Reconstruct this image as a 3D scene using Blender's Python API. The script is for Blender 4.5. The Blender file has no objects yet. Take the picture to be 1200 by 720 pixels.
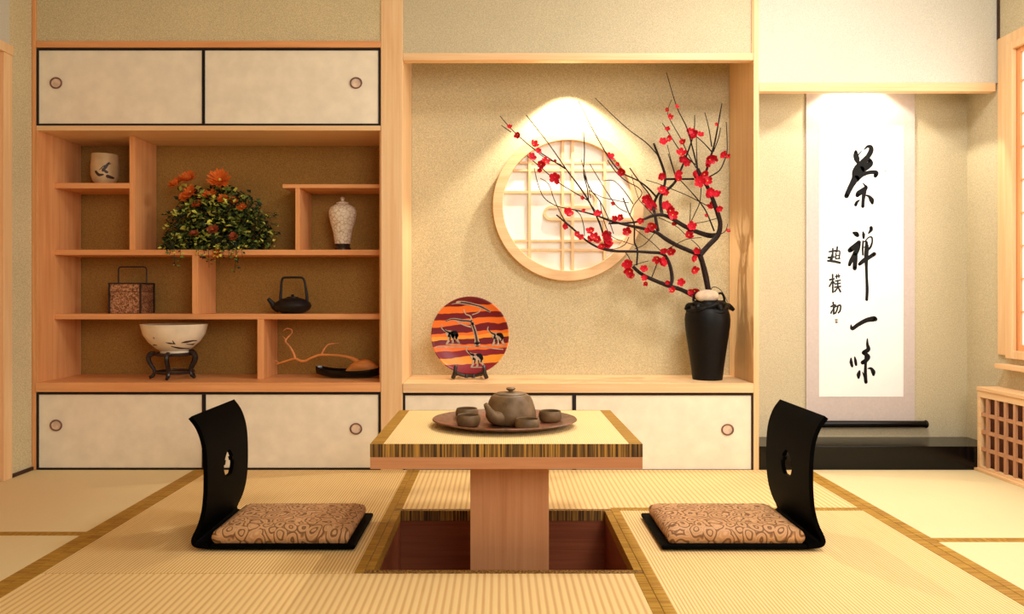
import bpy, bmesh, math, random
from mathutils import Vector, Matrix
random.seed(7)
S = bpy.context.scene
COL = S.collection
PI = math.pi
EYE = .76; FPX = 880.; CX = 585.; CY = 345.
def W(px, py, D):
    return Vector(((px-CX)*D/FPX, D, EYE-(py-CY)*D/FPX))
def wx(px, D=3.247): return (px-CX)*D/FPX
def wz(py, D=3.247): return EYE-(py-CY)*D/FPX
FR = 3.247; BK = 3.59; AB = 3.466

# ------------------------------------------------------------------ materials
def srgb(c):
    return tuple(((v/255.)/12.92 if v/255. <= .04045 else ((v/255.+.055)/1.055)**2.4) for v in c)+(1,)
class N:
    def __init__(s, name):
        s.m = bpy.data.materials.new(name); s.m.use_nodes = True
        s.t = s.m.node_tree; s.b = s.t.nodes['Principled BSDF']
    def n(s, typ, **k):
        o = s.t.nodes.new(typ)
        for a, v in k.items():
            if a.startswith('i_'): o.inputs[a[2:].replace('_', ' ')].default_value = v
            else: setattr(o, a, v)
        return o
    def l(s, a, b): s.t.links.new(a, b)
    def coord(s, scale=(1,1,1)):
        tc = s.n('ShaderNodeTexCoord'); mp = s.n('ShaderNodeMapping')
        mp.inputs['Scale'].default_value = scale
        s.l(tc.outputs['Object'], mp.inputs['Vector']); return mp.outputs['Vector']
    def noise(s, vec, scale, detail=3, rough=.55, dist=0.):
        o = s.n('ShaderNodeTexNoise'); s.l(vec, o.inputs['Vector'])
        o.inputs['Scale'].default_value = scale; o.inputs['Detail'].default_value = detail
        o.inputs['Roughness'].default_value = rough; o.inputs['Distortion'].default_value = dist
        return o.outputs['Fac']
    def ramp(s, fac, stops, interp='LINEAR'):
        r = s.n('ShaderNodeValToRGB'); r.color_ramp.interpolation = interp
        e = r.color_ramp.elements
        while len(e) < len(stops): e.new(.5)
        for k, (p, c) in enumerate(stops):
            e[k].position = p; e[k].color = srgb(c)
        s.l(fac, r.inputs['Fac']); return r.outputs['Color']
    def math(s, op, a, b=None):
        m = s.n('ShaderNodeMath', operation=op)
        for k, v in enumerate((a, b)):
            if v is None: continue
            if isinstance(v, (int, float)): m.inputs[k].default_value = v
            else: s.l(v, m.inputs[k])
        return m.outputs[0]
    def mix(s, fac, a, b, typ='MIX'):
        m = s.n('ShaderNodeMix', data_type='RGBA', blend_type=typ)
        for k, v in ((0, fac), (6, a), (7, b)):
            if isinstance(v, (int, float)): m.inputs[k].default_value = v
            elif isinstance(v, tuple): m.inputs[k].default_value = v
            else: s.l(v, m.inputs[k])
        return m.outputs[2]
    def bump(s, h, strength=.3, dist=.002):
        b = s.n('ShaderNodeBump'); b.inputs['Strength'].default_value = strength
        b.inputs['Distance'].default_value = dist
        s.l(h, b.inputs['Height']); s.l(b.outputs['Normal'], s.b.inputs['Normal'])
    def base(s, c, rough=.6, spec=.4):
        if isinstance(c, tuple): s.b.inputs['Base Color'].default_value = c
        else: s.l(c, s.b.inputs['Base Color'])
        s.b.inputs['Roughness'].default_value = rough
        s.b.inputs['Specular IOR Level'].default_value = spec
        return s.m
def plain(name, c, rough=.5, spec=.4, metal=0, var=.12, vs=40):
    k = N(name); v = k.coord(); f = k.noise(v, vs, 4)
    lo = tuple(x*(1-var) for x in c); hi = tuple(min(255, x*(1+var)) for x in c)
    k.base(k.ramp(f, [(.3, lo), (.7, hi)]), rough, spec); k.b.inputs['Metallic'].default_value = metal
    k.bump(f, .08, .001)
    return k.m
def wood(name, c1, c2, axis, rough=.45, sc=1.):
    k = N(name); s3 = [22*sc]*3; s3[axis] = 1.1*sc
    v = k.coord(tuple(s3)); f = k.noise(v, 1.6, 5, .6, .6)
    s4 = [160*sc]*3; s4[axis] = 3*sc
    g = k.noise(k.coord(tuple(s4)), 1., 2)
    f2 = k.math('ADD', k.math('MULTIPLY', f, .7), k.math('MULTIPLY', g, .3))
    k.base(k.ramp(f2, [(.32, c2), (.62, c1)]), rough, .35); k.bump(g, .06, .001)
    return k.m
def plaster(name, c, amp=.1):
    k = N(name); v = k.coord(); f = k.noise(v, 260, 3, .7); g = k.noise(v, 2.2, 2)
    lo = tuple(x*(1-amp) for x in c); hi = tuple(min(255, x*(1+amp)) for x in c)
    f2 = k.math('ADD', k.math('MULTIPLY', f, .85), k.math('MULTIPLY', g, .15))
    k.base(k.ramp(f2, [(.32, lo), (.68, hi)]), .9, .15); k.bump(f, .35, .002)
    return k.m
def tatami(name, c, dark, pitch, soft=.0, cross=.004):
    k = N(name); tc = k.n('ShaderNodeTexCoord'); sp = k.n('ShaderNodeSeparateXYZ')
    k.l(tc.outputs['Object'], sp.inputs[0])
    sx = k.math('SINE', k.math('MULTIPLY', sp.outputs[0], 2*PI/pitch))
    sy = k.math('SINE', k.math('MULTIPLY', sp.outputs[1], 2*PI/cross))
    a = k.math('ADD', k.math('MULTIPLY', sx, .5), .5)
    n1 = k.noise(k.coord((90, 4, 90)), 1.5, 3)
    a2 = k.math('ADD', k.math('MULTIPLY', a, .7), k.math('MULTIPLY', n1, .3))
    a2 = k.math('ADD', a2, k.math('MULTIPLY', sy, .06))
    col = k.ramp(a2, [(.1+soft*.2, dark), (.55, c)])
    k.base(col, .62, .3); k.bump(a2, .25, .0015)
    return k.m
def fabric_edge(name, c1, c2, axis, sc=130):
    k = N(name); s3 = [sc]*3; s3[axis] = 2.
    # stripes vary along `axis`'s neighbours
    f = k.noise(k.coord(tuple(s3)), 1.3, 2, .7)
    k.base(k.ramp(f, [(.35, c2), (.5, tuple((a+b)/2 for a, b in zip(c1, c2))), (.65, c1)]), .65, .25)
    return k.m

WL = ((243,206,156), (232,184,130))
WO = ((240,174,114), (220,146,88))  # light wood warmed: orange bounce of shaded interiors put into the colour
M = {}
M['wx'] = wood('light_wood_horizontal', *WL, 0); M['wy'] = wood('light_wood_deep', *WL, 1); M['wz'] = wood('light_wood_upright', *WL, 2)
M['ox'] = wood('amber_wood_horizontal', *WO, 0); M['oy'] = wood('amber_wood_deep', *WO, 1); M['oz'] = wood('amber_wood_upright', *WO, 2)
M['tab'] = wood('table_wood', (206,146,100), (188,124,80), 0); M['tabz'] = wood('table_wood_upright', (204,144,98), (186,122,78), 2)
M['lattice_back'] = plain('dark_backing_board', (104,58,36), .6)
M['lat'] = wood('lattice_wood', (206,156,116), (186,130,92), 2)
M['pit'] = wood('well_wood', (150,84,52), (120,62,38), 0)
M['plaster'] = plaster('sand_plaster', (208,192,152), .15)
M['plaster_pale'] = plaster('pale_sand_plaster', (206,200,182), .08)
M['plaster_mid'] = plaster('light_sand_plaster', (200,187,154), .12)
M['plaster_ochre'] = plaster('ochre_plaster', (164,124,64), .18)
M['ceil'] = plaster('ceiling_plaster', (230,220,190), .05)
M['subfloor'] = plain('subfloor_board', (120,90,60), .8)
M['panel'] = plain('ivory_door_paper', (244,232,208), .55, .25, var=.03, vs=12)
M['black'] = plain('black_lacquer', (8,8,8), .16, .28, var=.2)
M['chairblack'] = plain('black_chair_lacquer', (3,3,3), .6, .03, var=.2)
M['edgeblack'] = plain('dark_door_frame', (32,24,26), .4, .3)
M['sub'] = plain('dark_skirting_and_shadow_gap', (60,32,20), .5)
M['ring'] = plain('bronze_pull_ring', (120,82,66), .4, .5, var=.15)
M['ringin'] = plain('pull_recess', (226,198,172), .5)
M['tat_mid'] = tatami('tatami_cord_weave', (236,204,142), (190,142,82), .0095)
M['tat_wide'] = tatami('tatami_broad_weave', (236,204,142), (208,164,104), .0195)
M['tat_fine'] = tatami('tatami_fine_weave', (232,212,164), (218,194,142), .005, 0, .005)
M['tat_table'] = tatami('table_mat_weave', (240,212,152), (222,188,124), .006, 0, .006)
M['heri'] = fabric_edge('gold_binding', (186,142,52), (148,104,34), 0, 90)
M['heri_x'] = fabric_edge('gold_binding_cross', (186,142,52), (148,104,34), 1, 90)
M['stripe'] = fabric_edge('striped_binding', (190,140,60), (48,32,20), 2, 130)
M['paper'] = plain('shoji_paper', (250,246,236), .8, .1, var=.015, vs=8)
M['scrollpaper'] = plain('white_scroll_paper', (252,250,246), .8, .1, var=.01, vs=8)
M['mount'] = plain('lilac_grey_silk', (206,192,184), .7, .2, var=.02, vs=90)
M['ink'] = plain('black_ink', (8,8,8), .6, .2)
M['sigink'] = plain('grey_ink', (42,42,42), .7, .2)
M['seal'] = plain('faint_seal', (225,210,205), .7)
M['clay'] = plain('brown_clay', (112,86,56), .5, .35, var=.16, vs=30)
M['clayin'] = plain('dark_clay_glaze', (60,44,34), .3, .5)
M['iron'] = plain('black_iron', (16,15,14), .5, .4)
M['vaseblack'] = plain('matte_black_glaze', (12,10,9), .5, .2, var=.3, vs=60)
M['branch'] = plain('dark_bark', (38,26,24), .7, .2, var=.35, vs=120)
M['red'] = plain('red_petal', (190,20,38), .6, .2, var=.3, vs=60)
M['pink'] = plain('rose_petal', (208,62,74), .6, .2, var=.2, vs=60)
M['yellow'] = plain('stamen_yellow', (240,200,90), .6)
M['stone'] = plain('pale_stone', (216,190,160), .7, .2, var=.08)
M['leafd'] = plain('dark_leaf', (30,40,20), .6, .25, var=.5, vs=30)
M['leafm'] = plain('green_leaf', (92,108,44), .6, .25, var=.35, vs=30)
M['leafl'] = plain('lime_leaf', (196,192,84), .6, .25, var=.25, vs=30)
M['orange'] = plain('orange_petal', (240,104,36), .6, .2, var=.25, vs=70)
M['rust'] = plain('rust_petal', (150,70,40), .6, .2, var=.25, vs=70)
M['drift'] = wood('driftwood', (226,146,74), (196,116,52), 0, .5, 2)
M['twigtan'] = plain('pale_twig', (214,140,84), .6, .2, var=.15)
M['porc'] = plain('cream_porcelain', (236,220,190), .3, .5, var=.05, vs=14)
M['cupcream'] = plain('beige_stoneware', (206,176,130), .45, .4, var=.06, vs=20)
M['decor'] = plain('dark_painted_decor', (62,44,38), .5)
M['standw'] = plain('dark_carved_wood', (34,24,22), .3, .5, var=.4, vs=50)
M['cream'] = plain('cream_outline', (190,164,140), .6)
M['lamp'] = plain('lamp_shell', (230,225,215), .5)

def vase_crackle():
    k = N('ivory_relief_glaze'); v = k.coord()
    vo = k.n('ShaderNodeTexVoronoi', feature='DISTANCE_TO_EDGE'); vo.inputs['Scale'].default_value = 60
    k.l(v, vo.inputs['Vector'])
    f = k.math('ADD', k.math('MULTIPLY', vo.outputs['Distance'], 2.), k.math('MULTIPLY', k.noise(v, 30, 3), .5))
    k.base(k.ramp(f, [(.15, (176,140,100)), (.5, (240,226,204))]), .35, .4); k.bump(f, .4, .002)
    return k.m
M['relief'] = vase_crackle()
def brocade():
    k = N('brown_brocade'); v = k.coord((1,1,.6))
    dn = k.n('ShaderNodeTexNoise'); dn.inputs['Scale'].default_value = 14; dn.inputs['Detail'].default_value = 2
    k.l(v, dn.inputs['Vector'])
    off = k.n('ShaderNodeVectorMath', operation='SCALE'); off.inputs['Scale'].default_value = .05
    k.l(dn.outputs['Color'], off.inputs[0])
    ad = k.n('ShaderNodeVectorMath', operation='ADD'); k.l(v, ad.inputs[0]); k.l(off.outputs[0], ad.inputs[1])
    vo = k.n('ShaderNodeTexVoronoi', feature='F1'); vo.inputs['Scale'].default_value = 24
    k.l(ad.outputs[0], vo.inputs['Vector'])
    s = k.math('SINE', k.math('MULTIPLY', vo.outputs['Distance'], 22.))
    f = k.math('ADD', k.math('MULTIPLY', s, .35), .5)
    c = k.ramp(f, [(.12, (92,58,36)), (.32, (172,118,74)), (.6, (222,174,124)), (.85, (200,146,102))])
    g = k.noise(v, 24, 3)
    c2 = k.mix(k.math('MULTIPLY', g, .35), c, srgb((130,104,62)))
    k.base(c2, .6, .3); k.bump(f, .3, .002)
    return k.m
M['brocade'] = brocade()
def weave():
    k = N('copper_basket_weave'); v = k.coord()
    ch = k.n('ShaderNodeTexVoronoi'); ch.inputs['Scale'].default_value = 150; k.l(v, ch.inputs['Vector'])
    f = k.math('ADD', k.math('MULTIPLY', ch.outputs['Distance'], .6), k.math('MULTIPLY', k.noise(v, 60, 3), .6))
    k.base(k.ramp(f, [(.35, (74,44,28)), (.55, (140,90,58)), (.75, (196,144,104))]), .5, .4); k.bump(f, .5, .002)
    return k.m
M['weave'] = weave()
def plate_mat():
    k = N('banded_plate_glaze'); tc = k.n('ShaderNodeTexCoord'); sp = k.n('ShaderNodeSeparateXYZ')
    k.l(tc.outputs['Object'], sp.inputs[0])
    nz = k.noise(k.coord((6,1,12)), 1.6, 2)
    z = k.math('ADD', sp.outputs[2], k.math('MULTIPLY', k.math('SUBTRACT', nz, .5), .03))
    z = k.math('ADD', z, k.math('MULTIPLY', sp.outputs[0], -.06))
    r = .177
    # 0 = top, 1 = bottom (plate centre is at local z = r)
    v = k.math('SUBTRACT', 1., k.math('DIVIDE', z, 2*r))
    mar = (116,24,34); orr = (246,120,42); yel = (250,160,52)
    ys = [(0, mar), (.115, orr), (.205, mar), (.285, orr), (.365, mar), (.455, orr), (.5, yel), (.55, mar), (.62, orr), (.69, (140,32,42)), (.78, yel), (.87, (150,34,44))]
    k.base(k.ramp(v, ys, 'CONSTANT'), .35, .4)
    return k.m
M['plate'] = plate_mat()
def tray_mat():
    k = N('red_brown_tray_lacquer'); v = k.coord(); f = k.noise(v, 26, 4, .65, 1.)
    k.base(k.ramp(f, [(.38, (98,62,42)), (.52, (134,92,62)), (.66, (146,66,48))]), .35, .5)
    return k.m
M['tray'] = tray_mat()
def glow(name, c, e):
    k = N(name); v = k.coord(); f = k.noise(v, 5, 2)
    col = k.ramp(f, [(.3, tuple(x*.98 for x in c)), (.7, c)])
    k.base(col, .8, .1); k.l(col, k.b.inputs['Emission Color']); k.b.inputs['Emission Strength'].default_value = e
    return k.m
M['daypaper'] = glow('daylit_window_paper', (236,226,218), .62)

# ------------------------------------------------------------------ mesh builder
class MB:
    def __init__(s): s.v = []; s.f = []; s.mi = []
    def add(s, vs, fs, mi=0):
        o = len(s.v); s.v += [Vector(p) for p in vs]
        s.f += [tuple(i+o for i in f) for f in fs]; s.mi += [mi]*len(fs); return s
    def box(s, x0, x1, y0, y1, z0, z1, mi=0):
        x0, x1 = sorted((x0, x1)); y0, y1 = sorted((y0, y1)); z0, z1 = sorted((z0, z1))
        vs = [(x0,y0,z0),(x1,y0,z0),(x1,y1,z0),(x0,y1,z0),(x0,y0,z1),(x1,y0,z1),(x1,y1,z1),(x0,y1,z1)]
        return s.add(vs, [(0,3,2,1),(4,5,6,7),(0,1,5,4),(1,2,6,5),(2,3,7,6),(3,0,4,7)], mi)
    def lathe(s, prof, c, seg=48, mi=0, sx=1., sy=1., mat=None):
        c = Vector(c); n = len(prof); vs = []
        for r, z in prof:
            for k in range(seg):
                a = 2*PI*k/seg; p = Vector((r*math.cos(a)*sx, r*math.sin(a)*sy, z))
                if mat: p = mat @ p
                vs.append(c+p)
        fs = []
        for i in range(n-1):
            for k in range(seg):
                k2 = (k+1) % seg
                fs.append((i*seg+k, i*seg+k2, (i+1)*seg+k2, (i+1)*seg+k))
        fs.append(tuple(range(seg-1, -1, -1))); fs.append(tuple((n-1)*seg+k for k in range(seg)))
        return s.add(vs, fs, mi)
    def tube(s, pts, rad, seg=8, smooth=0, mi=0):
        pts = [Vector(p) for p in pts]
        if isinstance(rad, (int, float)): rad = [rad]*len(pts)
        if smooth: pts, rad = catmull(pts, rad, smooth)
        vs = []; up = None; n = len(pts)
        for i, p in enumerate(pts):
            t = (pts[min(i+1, n-1)]-pts[max(i-1, 0)])
            if t.length < 1e-9: t = Vector((0,0,1))
            t.normalize()
            if up is None: up = t.orthogonal().normalized()
            else:
                up = up - t*up.dot(t)
                up = up.normalized() if up.length > 1e-6 else t.orthogonal().normalized()
            b = t.cross(up)
            for k in range(seg):
                a = 2*PI*k/seg; vs.append(p+(up*math.cos(a)+b*math.sin(a))*rad[i])
        fs = [(i*seg+k, i*seg+(k+1) % seg, (i+1)*seg+(k+1) % seg, (i+1)*seg+k) for i in range(n-1) for k in range(seg)]
        fs.append(tuple(range(seg-1, -1, -1))); fs.append(tuple((n-1)*seg+k for k in range(seg)))
        return s.add(vs, fs, mi)
    def ball(s, c, r, seg=16, rings=10, mi=0):
        if isinstance(r, (int, float)): r = (r, r, r)
        prof = [(math.sin(PI*i/rings) or 1e-4, -math.cos(PI*i/rings)) for i in range(rings+1)]
        prof = [(max(a, 1e-3), b) for a, b in prof]
        return s.lathe(prof, c, seg, mi, 1, 1, Matrix.Diagonal(Vector(r)))
def catmull(pts, rad, sub):
    n = len(pts); P = []; R = []
    for i in range(n-1):
        p0 = pts[max(i-1, 0)]; p1 = pts[i]; p2 = pts[i+1]; p3 = pts[min(i+2, n-1)]
        for k in range(sub):
            t = k/sub
            P.append(.5*((2*p1)+(p2-p0)*t+(2*p0-5*p1+4*p2-p3)*t*t+(3*p1-p0-3*p2+p3)*t**3))
            R.append(rad[i]*(1-t)+rad[i+1]*t)
    P.append(pts[-1]); R.append(rad[-1]); return P, R

ROOT = {}
def root_of(o):
    while o.parent: o = o.parent
    return o
def thing(name, label, cat, loc, group=None):
    o = bpy.data.objects.new(name, None); COL.objects.link(o); o.location = loc
    o.empty_display_size = .05
    o['label'] = label; o['category'] = cat
    if group: o['group'] = group
    return o
def part(name, mb, mat, parent=None, label=None, smooth=False, bevel=0, loc=None, stuff=False):
    me = bpy.data.meshes.new(name)
    off = Vector(root_of(parent).location) if parent else Vector(loc or (0,0,0))
    me.from_pydata([tuple(p-off) for p in mb.v], [], mb.f)
    mats = mat if isinstance(mat, (list, tuple)) else [mat]
    for m in mats: me.materials.append(M[m] if isinstance(m, str) else m)
    if len(mats) > 1: me.polygons.foreach_set('material_index', mb.mi)
    me.validate(); me.update()
    bm = bmesh.new(); bm.from_mesh(me); bmesh.ops.recalc_face_normals(bm, faces=bm.faces); bm.to_mesh(me); bm.free()
    o = bpy.data.objects.new(name, me); COL.objects.link(o)
    if parent: o.parent = parent
    else: o.location = off
    if smooth:
        for p in me.polygons: p.use_smooth = True
        me.set_sharp_from_angle(angle=math.radians(38))
    if bevel:
        b = o.modifiers.new('bevel', 'BEVEL'); b.width = bevel; b.segments = 2; b.limit_method = 'ANGLE'
    if label: o['label'] = label
    if stuff: o['kind'] = 'stuff'
    return o
def single(name, mb, mat, label, cat, loc, group=None, **k):
    o = part(name, mb, mat, None, label, loc=loc, **k); o['category'] = cat
    if group: o['group'] = group
    return o
def struct(name, mb, mat, parent=None, bevel=0, **k):
    o = part(name, mb, mat, parent, bevel=bevel, **k); o['kind'] = 'structure'; return o
def copy_tree(o, parent=None):
    c = o.copy(); COL.objects.link(c)
    if parent: c.parent = parent
    for ch in list(o.children): copy_tree(ch, c)
    return c
def brush(mb, strokes, to3, wscale, smooth=5, thick=None, mi=0):
    """variable width pen strokes laid on a surface; to3(px, py) -> point"""
    for st in strokes:
        P = [Vector((a, b, 0)) for a, b, c in st]; R = [c*.5 for a, b, c in st]
        P, R = catmull(P, R, smooth)
        n = len(P); vs = []; fs = []
        for i, p in enumerate(P):
            t = (P[min(i+1, n-1)]-P[max(i-1, 0)]); t.normalize()
            q = Vector((-t.y, t.x, 0))*R[i]
            vs += [to3(p.x+q.x, p.y+q.y), to3(p.x-q.x, p.y-q.y)]
        fs = [(2*i, 2*i+1, 2*i+3, 2*i+2) for i in range(n-1)]
        mb.add(vs, fs, mi)
        for e, sgn in ((0, -1), (n-1, 1)):      # rounded ends
            c = P[e]; vs = [to3(c.x, c.y)]+[to3(c.x+R[e]*math.cos(2*PI*k/12), c.y+R[e]*math.sin(2*PI*k/12)) for k in range(12)]
            mb.add(vs, [(0, 1+k, 1+(k+1) % 12) for k in range(12)], mi)

# ------------------------------------------------------------------ room shell
XL = -2.022; XR = 2.16; CEIL = 2.36; Y0 = -1.6
PX0, PX1, PD0, PD1 = -.345, .370, 2.065, 2.63       # leg well
mb = MB()
mb.box(XL-.1, PX0-.02, Y0, BK+.1, -.12, -.031); mb.box(PX1+.02, XR+.1, Y0, BK+.1, -.12, -.031)
mb.box(PX0-.02, PX1+.02, Y0, PD0-.02, -.12, -.031); mb.box(PX0-.02, PX1+.02, PD1+.02, BK+.1, -.12, -.031)
struct('floor', mb, 'subfloor')
struct('ceiling', MB().box(XL-.1, XR+.1, Y0, BK+.1, CEIL, CEIL+.06), 'ceil')
# left wall with door opening
dz = wz(54, 3.098)
mb = MB(); mb.box(XL-.1, XL, 3.098, BK+.1, -.031, CEIL); mb.box(XL-.1, XL, Y0, 2.1, -.031, CEIL)
struct('wall_left', mb, 'plaster')
struct('wall_left', MB().box(XL-.1, XL+.003, 2.1, 3.097, dz+.002, CEIL), 'plaster_pale')
mb = MB(); mb.box(XL-.06, XL+.014, 3.045, 3.098, -.031+.031, dz-.04); mb.box(XL-.06, XL+.014, 2.1, 2.15, 0, dz-.04)
mb.box(XL-.06, XL+.018, 2.1, 3.1, dz-.04, dz)
d1 = struct('door_1', mb, 'wz', bevel=.002)
part('door_leaf', MB().box(XL-.05, XL-.012, 2.152, 3.043, 0, dz-.042), 'oz', d1)
struct('baseboard_left', MB().box(XL, XL+.01, 3.1, FR-.002, 0, .014), 'sub')
# right wall with window opening
wy0, wy1, wz0, wz1 = 1.3, 3.15, .52, 1.80
mb = MB(); mb.box(XR, XR+.1, wy1, BK+.1, -.031, CEIL); mb.box(XR, XR+.1, Y0, wy0, -.031, CEIL)
mb.box(XR, XR+.1, wy0, wy1, -.031, wz0); mb.box(XR, XR+.1, wy0, wy1, wz1, CEIL)
struct('wall_right', mb, 'plaster_mid')
mb = MB()
for (a, b, c, d) in ((3.177, 3.237, wz0-.02, 1.86), (1.2, 1.3, wz0-.02, 1.86)): mb.box(XR-.012, XR-.0003, a, b, c, d)
mb.box(XR-.012, XR-.0003, 1.3, 3.177, 1.8155, 1.86)
w1 = struct('window_1', mb, 'wz', bevel=.002)
mb = MB(); a0, a1 = 1.345, 3.1765
mb.box(XR-.020, XR-.0005, a1-.042, a1, wz0-.03, 1.815); mb.box(XR-.020, XR-.0005, a0-.042, a0, wz0-.03, 1.815)
mb.box(XR-.020, XR-.0005, a0, a1-.042, 1.785, 1.815); mb.box(XR-.020, XR-.0005, a0, a1-.042, wz0-.03, wz0+.004)
part('window_casing', mb, 'wz', w1, bevel=.002)
mb = MB(); mb.box(XR-.05, XR, 1.25, 3.2, wz0-.075, wz0-.055); part('window_sill', mb, 'wy', w1, bevel=.002)
mb = MB(); mb.box(XR+.0005, XR+.0095, wy1-.036, wy1, wz0, wz1); mb.box(XR+.0005, XR+.0095, wy0, wy0+.035, wz0, wz1)
mb.box(XR+.0005, XR+.0095, wy0+.035, wy1-.036, wz1-.035, wz1); mb.box(XR+.0005, XR+.0095, wy0+.035, wy1-.036, wz0, wz0+.03)
for k in range(1, 9): z = wz0+.03+k*.137; mb.box(XR+.003, XR+.0095, wy0+.035, wy1-.035, z-.003, z+.003)
for k in range(1, 7): y = wy1-.035-k*.25; mb.box(XR+.003, XR+.0095, y-.003, y+.003, wz0+.03, wz1-.035)
part('window_sash', mb, 'oz', w1)
part('window_paper', MB().box(XR+.010, XR+.013, wy0+.001, wy1-.001, wz0+.001, wz1-.001), 'daypaper', w1)

# back of the room: three bays
zc_l = wz(48); zh = wz(62); za = wz(97)
mb = MB(); mb.box(XL, wx(446), BK, BK+.1, -.031, CEIL); struct('wall_back', mb, 'plaster_ochre')
mb = MB(); mb.box(wx(472), wx(883), BK, BK+.1, wz(460), CEIL); struct('wall_back', mb, 'plaster')
mb = MB(); mb.box(wx(889.5), XR, AB, BK+.1, -.031, CEIL); struct('wall_back', mb, 'plaster_mid')
struct('wall_back', MB().box(wx(42), wx(446), FR+.006, FR+.04, zc_l, CEIL), 'plaster')
struct('wall_back', MB().box(wx(472), wx(883), FR+.006, FR+.04, zh, CEIL), 'plaster_mid')
struct('wall_back', MB().box(wx(889.5), XR, FR+.006, FR+.036, za, CEIL), 'plaster_pale')
struct('trim_1', MB().box(XL+.001, wx(42)-.001, FR, FR+.05, 0, CEIL), 'oz', bevel=.0015)
struct('trim_2', MB().box(wx(446)+.0005, wx(472)-.0005, FR, BK, -.031, CEIL), 'wz', bevel=.003)
struct('trim_3', MB().box(wx(883)+.0005, wx(889.5), FR, BK, -.031, CEIL), 'wz', bevel=.002)
struct('trim_4', MB().box(wx(42), wx(446), FR, FR+.04, wz(55.5), zc_l), 'ox', bevel=.0015)
struct('trim_5', MB().box(wx(472), wx(883), FR, FR+.045, wz(70.5), zh), 'wx', bevel=.002)
struct('trim_6', MB().box(wx(889.5), XR-.0125, FR, FR+.04, wz(107), za), 'wx', bevel=.002)
struct('shadow_gap_1', MB().box(XR-.006, XR, FR-.008, FR+.004, 1.862, CEIL), 'sub')  # thin dark strip standing in for the shadow gap in the right corner
struct('shadow_gap_2', MB().box(wx(881), wx(883), FR+.001, FR+.008, zh, CEIL), 'oz')  # brown strip drawn where only a shade line runs beside the niche post

# alcove dais
mb = MB(); mb.box(wx(890), XR, FR, AB, -.031, wz(523.5))
o = single('alcove_platform', mb, 'black', 'low black lacquered platform below the hanging scroll', 'platform', (wx(1030), FR, 0), bevel=.002)

# ------------------------------------------------------------------ tatami mats
def mat_thing(x0, x1, y0, y1, m, label, binds, z=-.03, cut=None):
    t = thing('tatami_mat', label, 'tatami mat', ((x0+x1)/2, (y0+y1)/2, z), 'tatami mats on the floor')
    g = .0006
    part('mat_surface', MB().box(x0+g, x1-g, y0+g, y1-g, z, 0), m, t)
    for (a, b, c, d) in binds:
        ax = (b-a) > (d-c)
        part('binding', MB().box(a+g, b-g, c+g, d-g, .0002, .0012), 'heri_x' if ax else 'heri', t)
H = .036
mat_thing(XL, -1.282, 2.38, FR, 'tat_fine', 'tatami mat in the back left corner, left of the long gold binding',
          [(-1.282-H, -1.282, 2.38, FR), (XL, -1.282-H, 2.38, 2.38+H*.5)])
mat_thing(XL, -1.282, .7, 2.379, 'tat_fine', 'front left tatami mat, nearest the camera beside the left wall',
          [(-1.282-H, -1.282, .7, 2.38), (XL, -1.282-H, 2.38-H*.5, 2.38)])
mat_thing(-1.281, -.369, 2.043, FR, 'tat_mid', 'corded tatami mat under the left legless chair',
          [(-1.282, -1.282+H, 2.043, FR), (-.369-H*.75, -.369, 2.043, FR)])
mat_thing(-.368, 1.312, 2.655, FR, 'tat_wide', 'tatami mat behind the low table, in front of the right ivory cabinet',
          [(-.368, -.342, 2.655, FR), (1.312-H, 1.312, 2.655, FR), (.394, 1.312-H, 2.655, 2.655+H*.4)])
# right middle mat, notched round nothing
mat_thing(.3935, 1.312, .7, 2.654, 'tat_mid', 'corded tatami mat under the right legless chair',
          [(.394, .394+.028, .7, 2.654), (1.312-H, 1.312, .7, 2.654), (.422, 1.312-H, 2.654-H*.5, 2.654)])
mat_thing(-1.281, .393, .7, 2.042, 'tat_wide', 'broad striped tatami mat in front of the low table',
          [(-1.282, -1.282+H, .7, 2.042), (.365, .393, .7, 2.042)])
mat_thing(1.313, XR, 2.32, FR, 'tat_fine', 'bright back right tatami mat in front of the black platform',
          [(1.313, 1.313+H*.9, 2.32, FR), (1.313+H*.9, XR, 2.32, 2.32+H*.5)])
mat_thing(1.313, XR, .7, 2.319, 'tat_fine', 'front right tatami mat beside the lattice cover, nearest the camera',
          [(1.313, 1.313+H*.9, .7, 2.319), (1.313+H*.9, XR, 2.319-H*.5, 2.319)])

# leg well under the table
lw = thing('leg_well', 'sunken brown wooden leg well under the low table, edged in striped cloth', 'floor pit', ((PX0+PX1)/2, (PD0+PD1)/2, -.42))
e = .0225
part('edge_binding', MB().box(PX0-e, PX1+e, PD1, PD1+e, -.034, .001), 'stripe', lw, 'dark striped cloth edge')
part('edge_binding', MB().box(PX0-e, PX1+e, PD0-e, PD0, -.034, .001), 'stripe', lw, 'dark striped cloth edge')
part('edge_binding', MB().box(PX0-e, PX0, PD0, PD1, -.034, .001), 'heri', lw, 'gold cloth edge')
part('edge_binding', MB().box(PX1, PX1+e, PD0, PD1, -.034, .001), 'heri', lw, 'gold cloth edge')
for (a, b, c, d) in ((PX0-.019, PX1+.019, PD1, PD1+.019), (PX0-.019, PX1+.019, PD0-.019, PD0), (PX0-.019, PX0, PD0, PD1), (PX1, PX1+.019, PD0, PD1)):
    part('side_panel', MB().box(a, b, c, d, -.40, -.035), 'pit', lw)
part('bottom_panel', MB().box(PX0-.019, PX1+.019, PD0-.019, PD1+.019, -.42, -.401), 'pit', lw)

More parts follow.
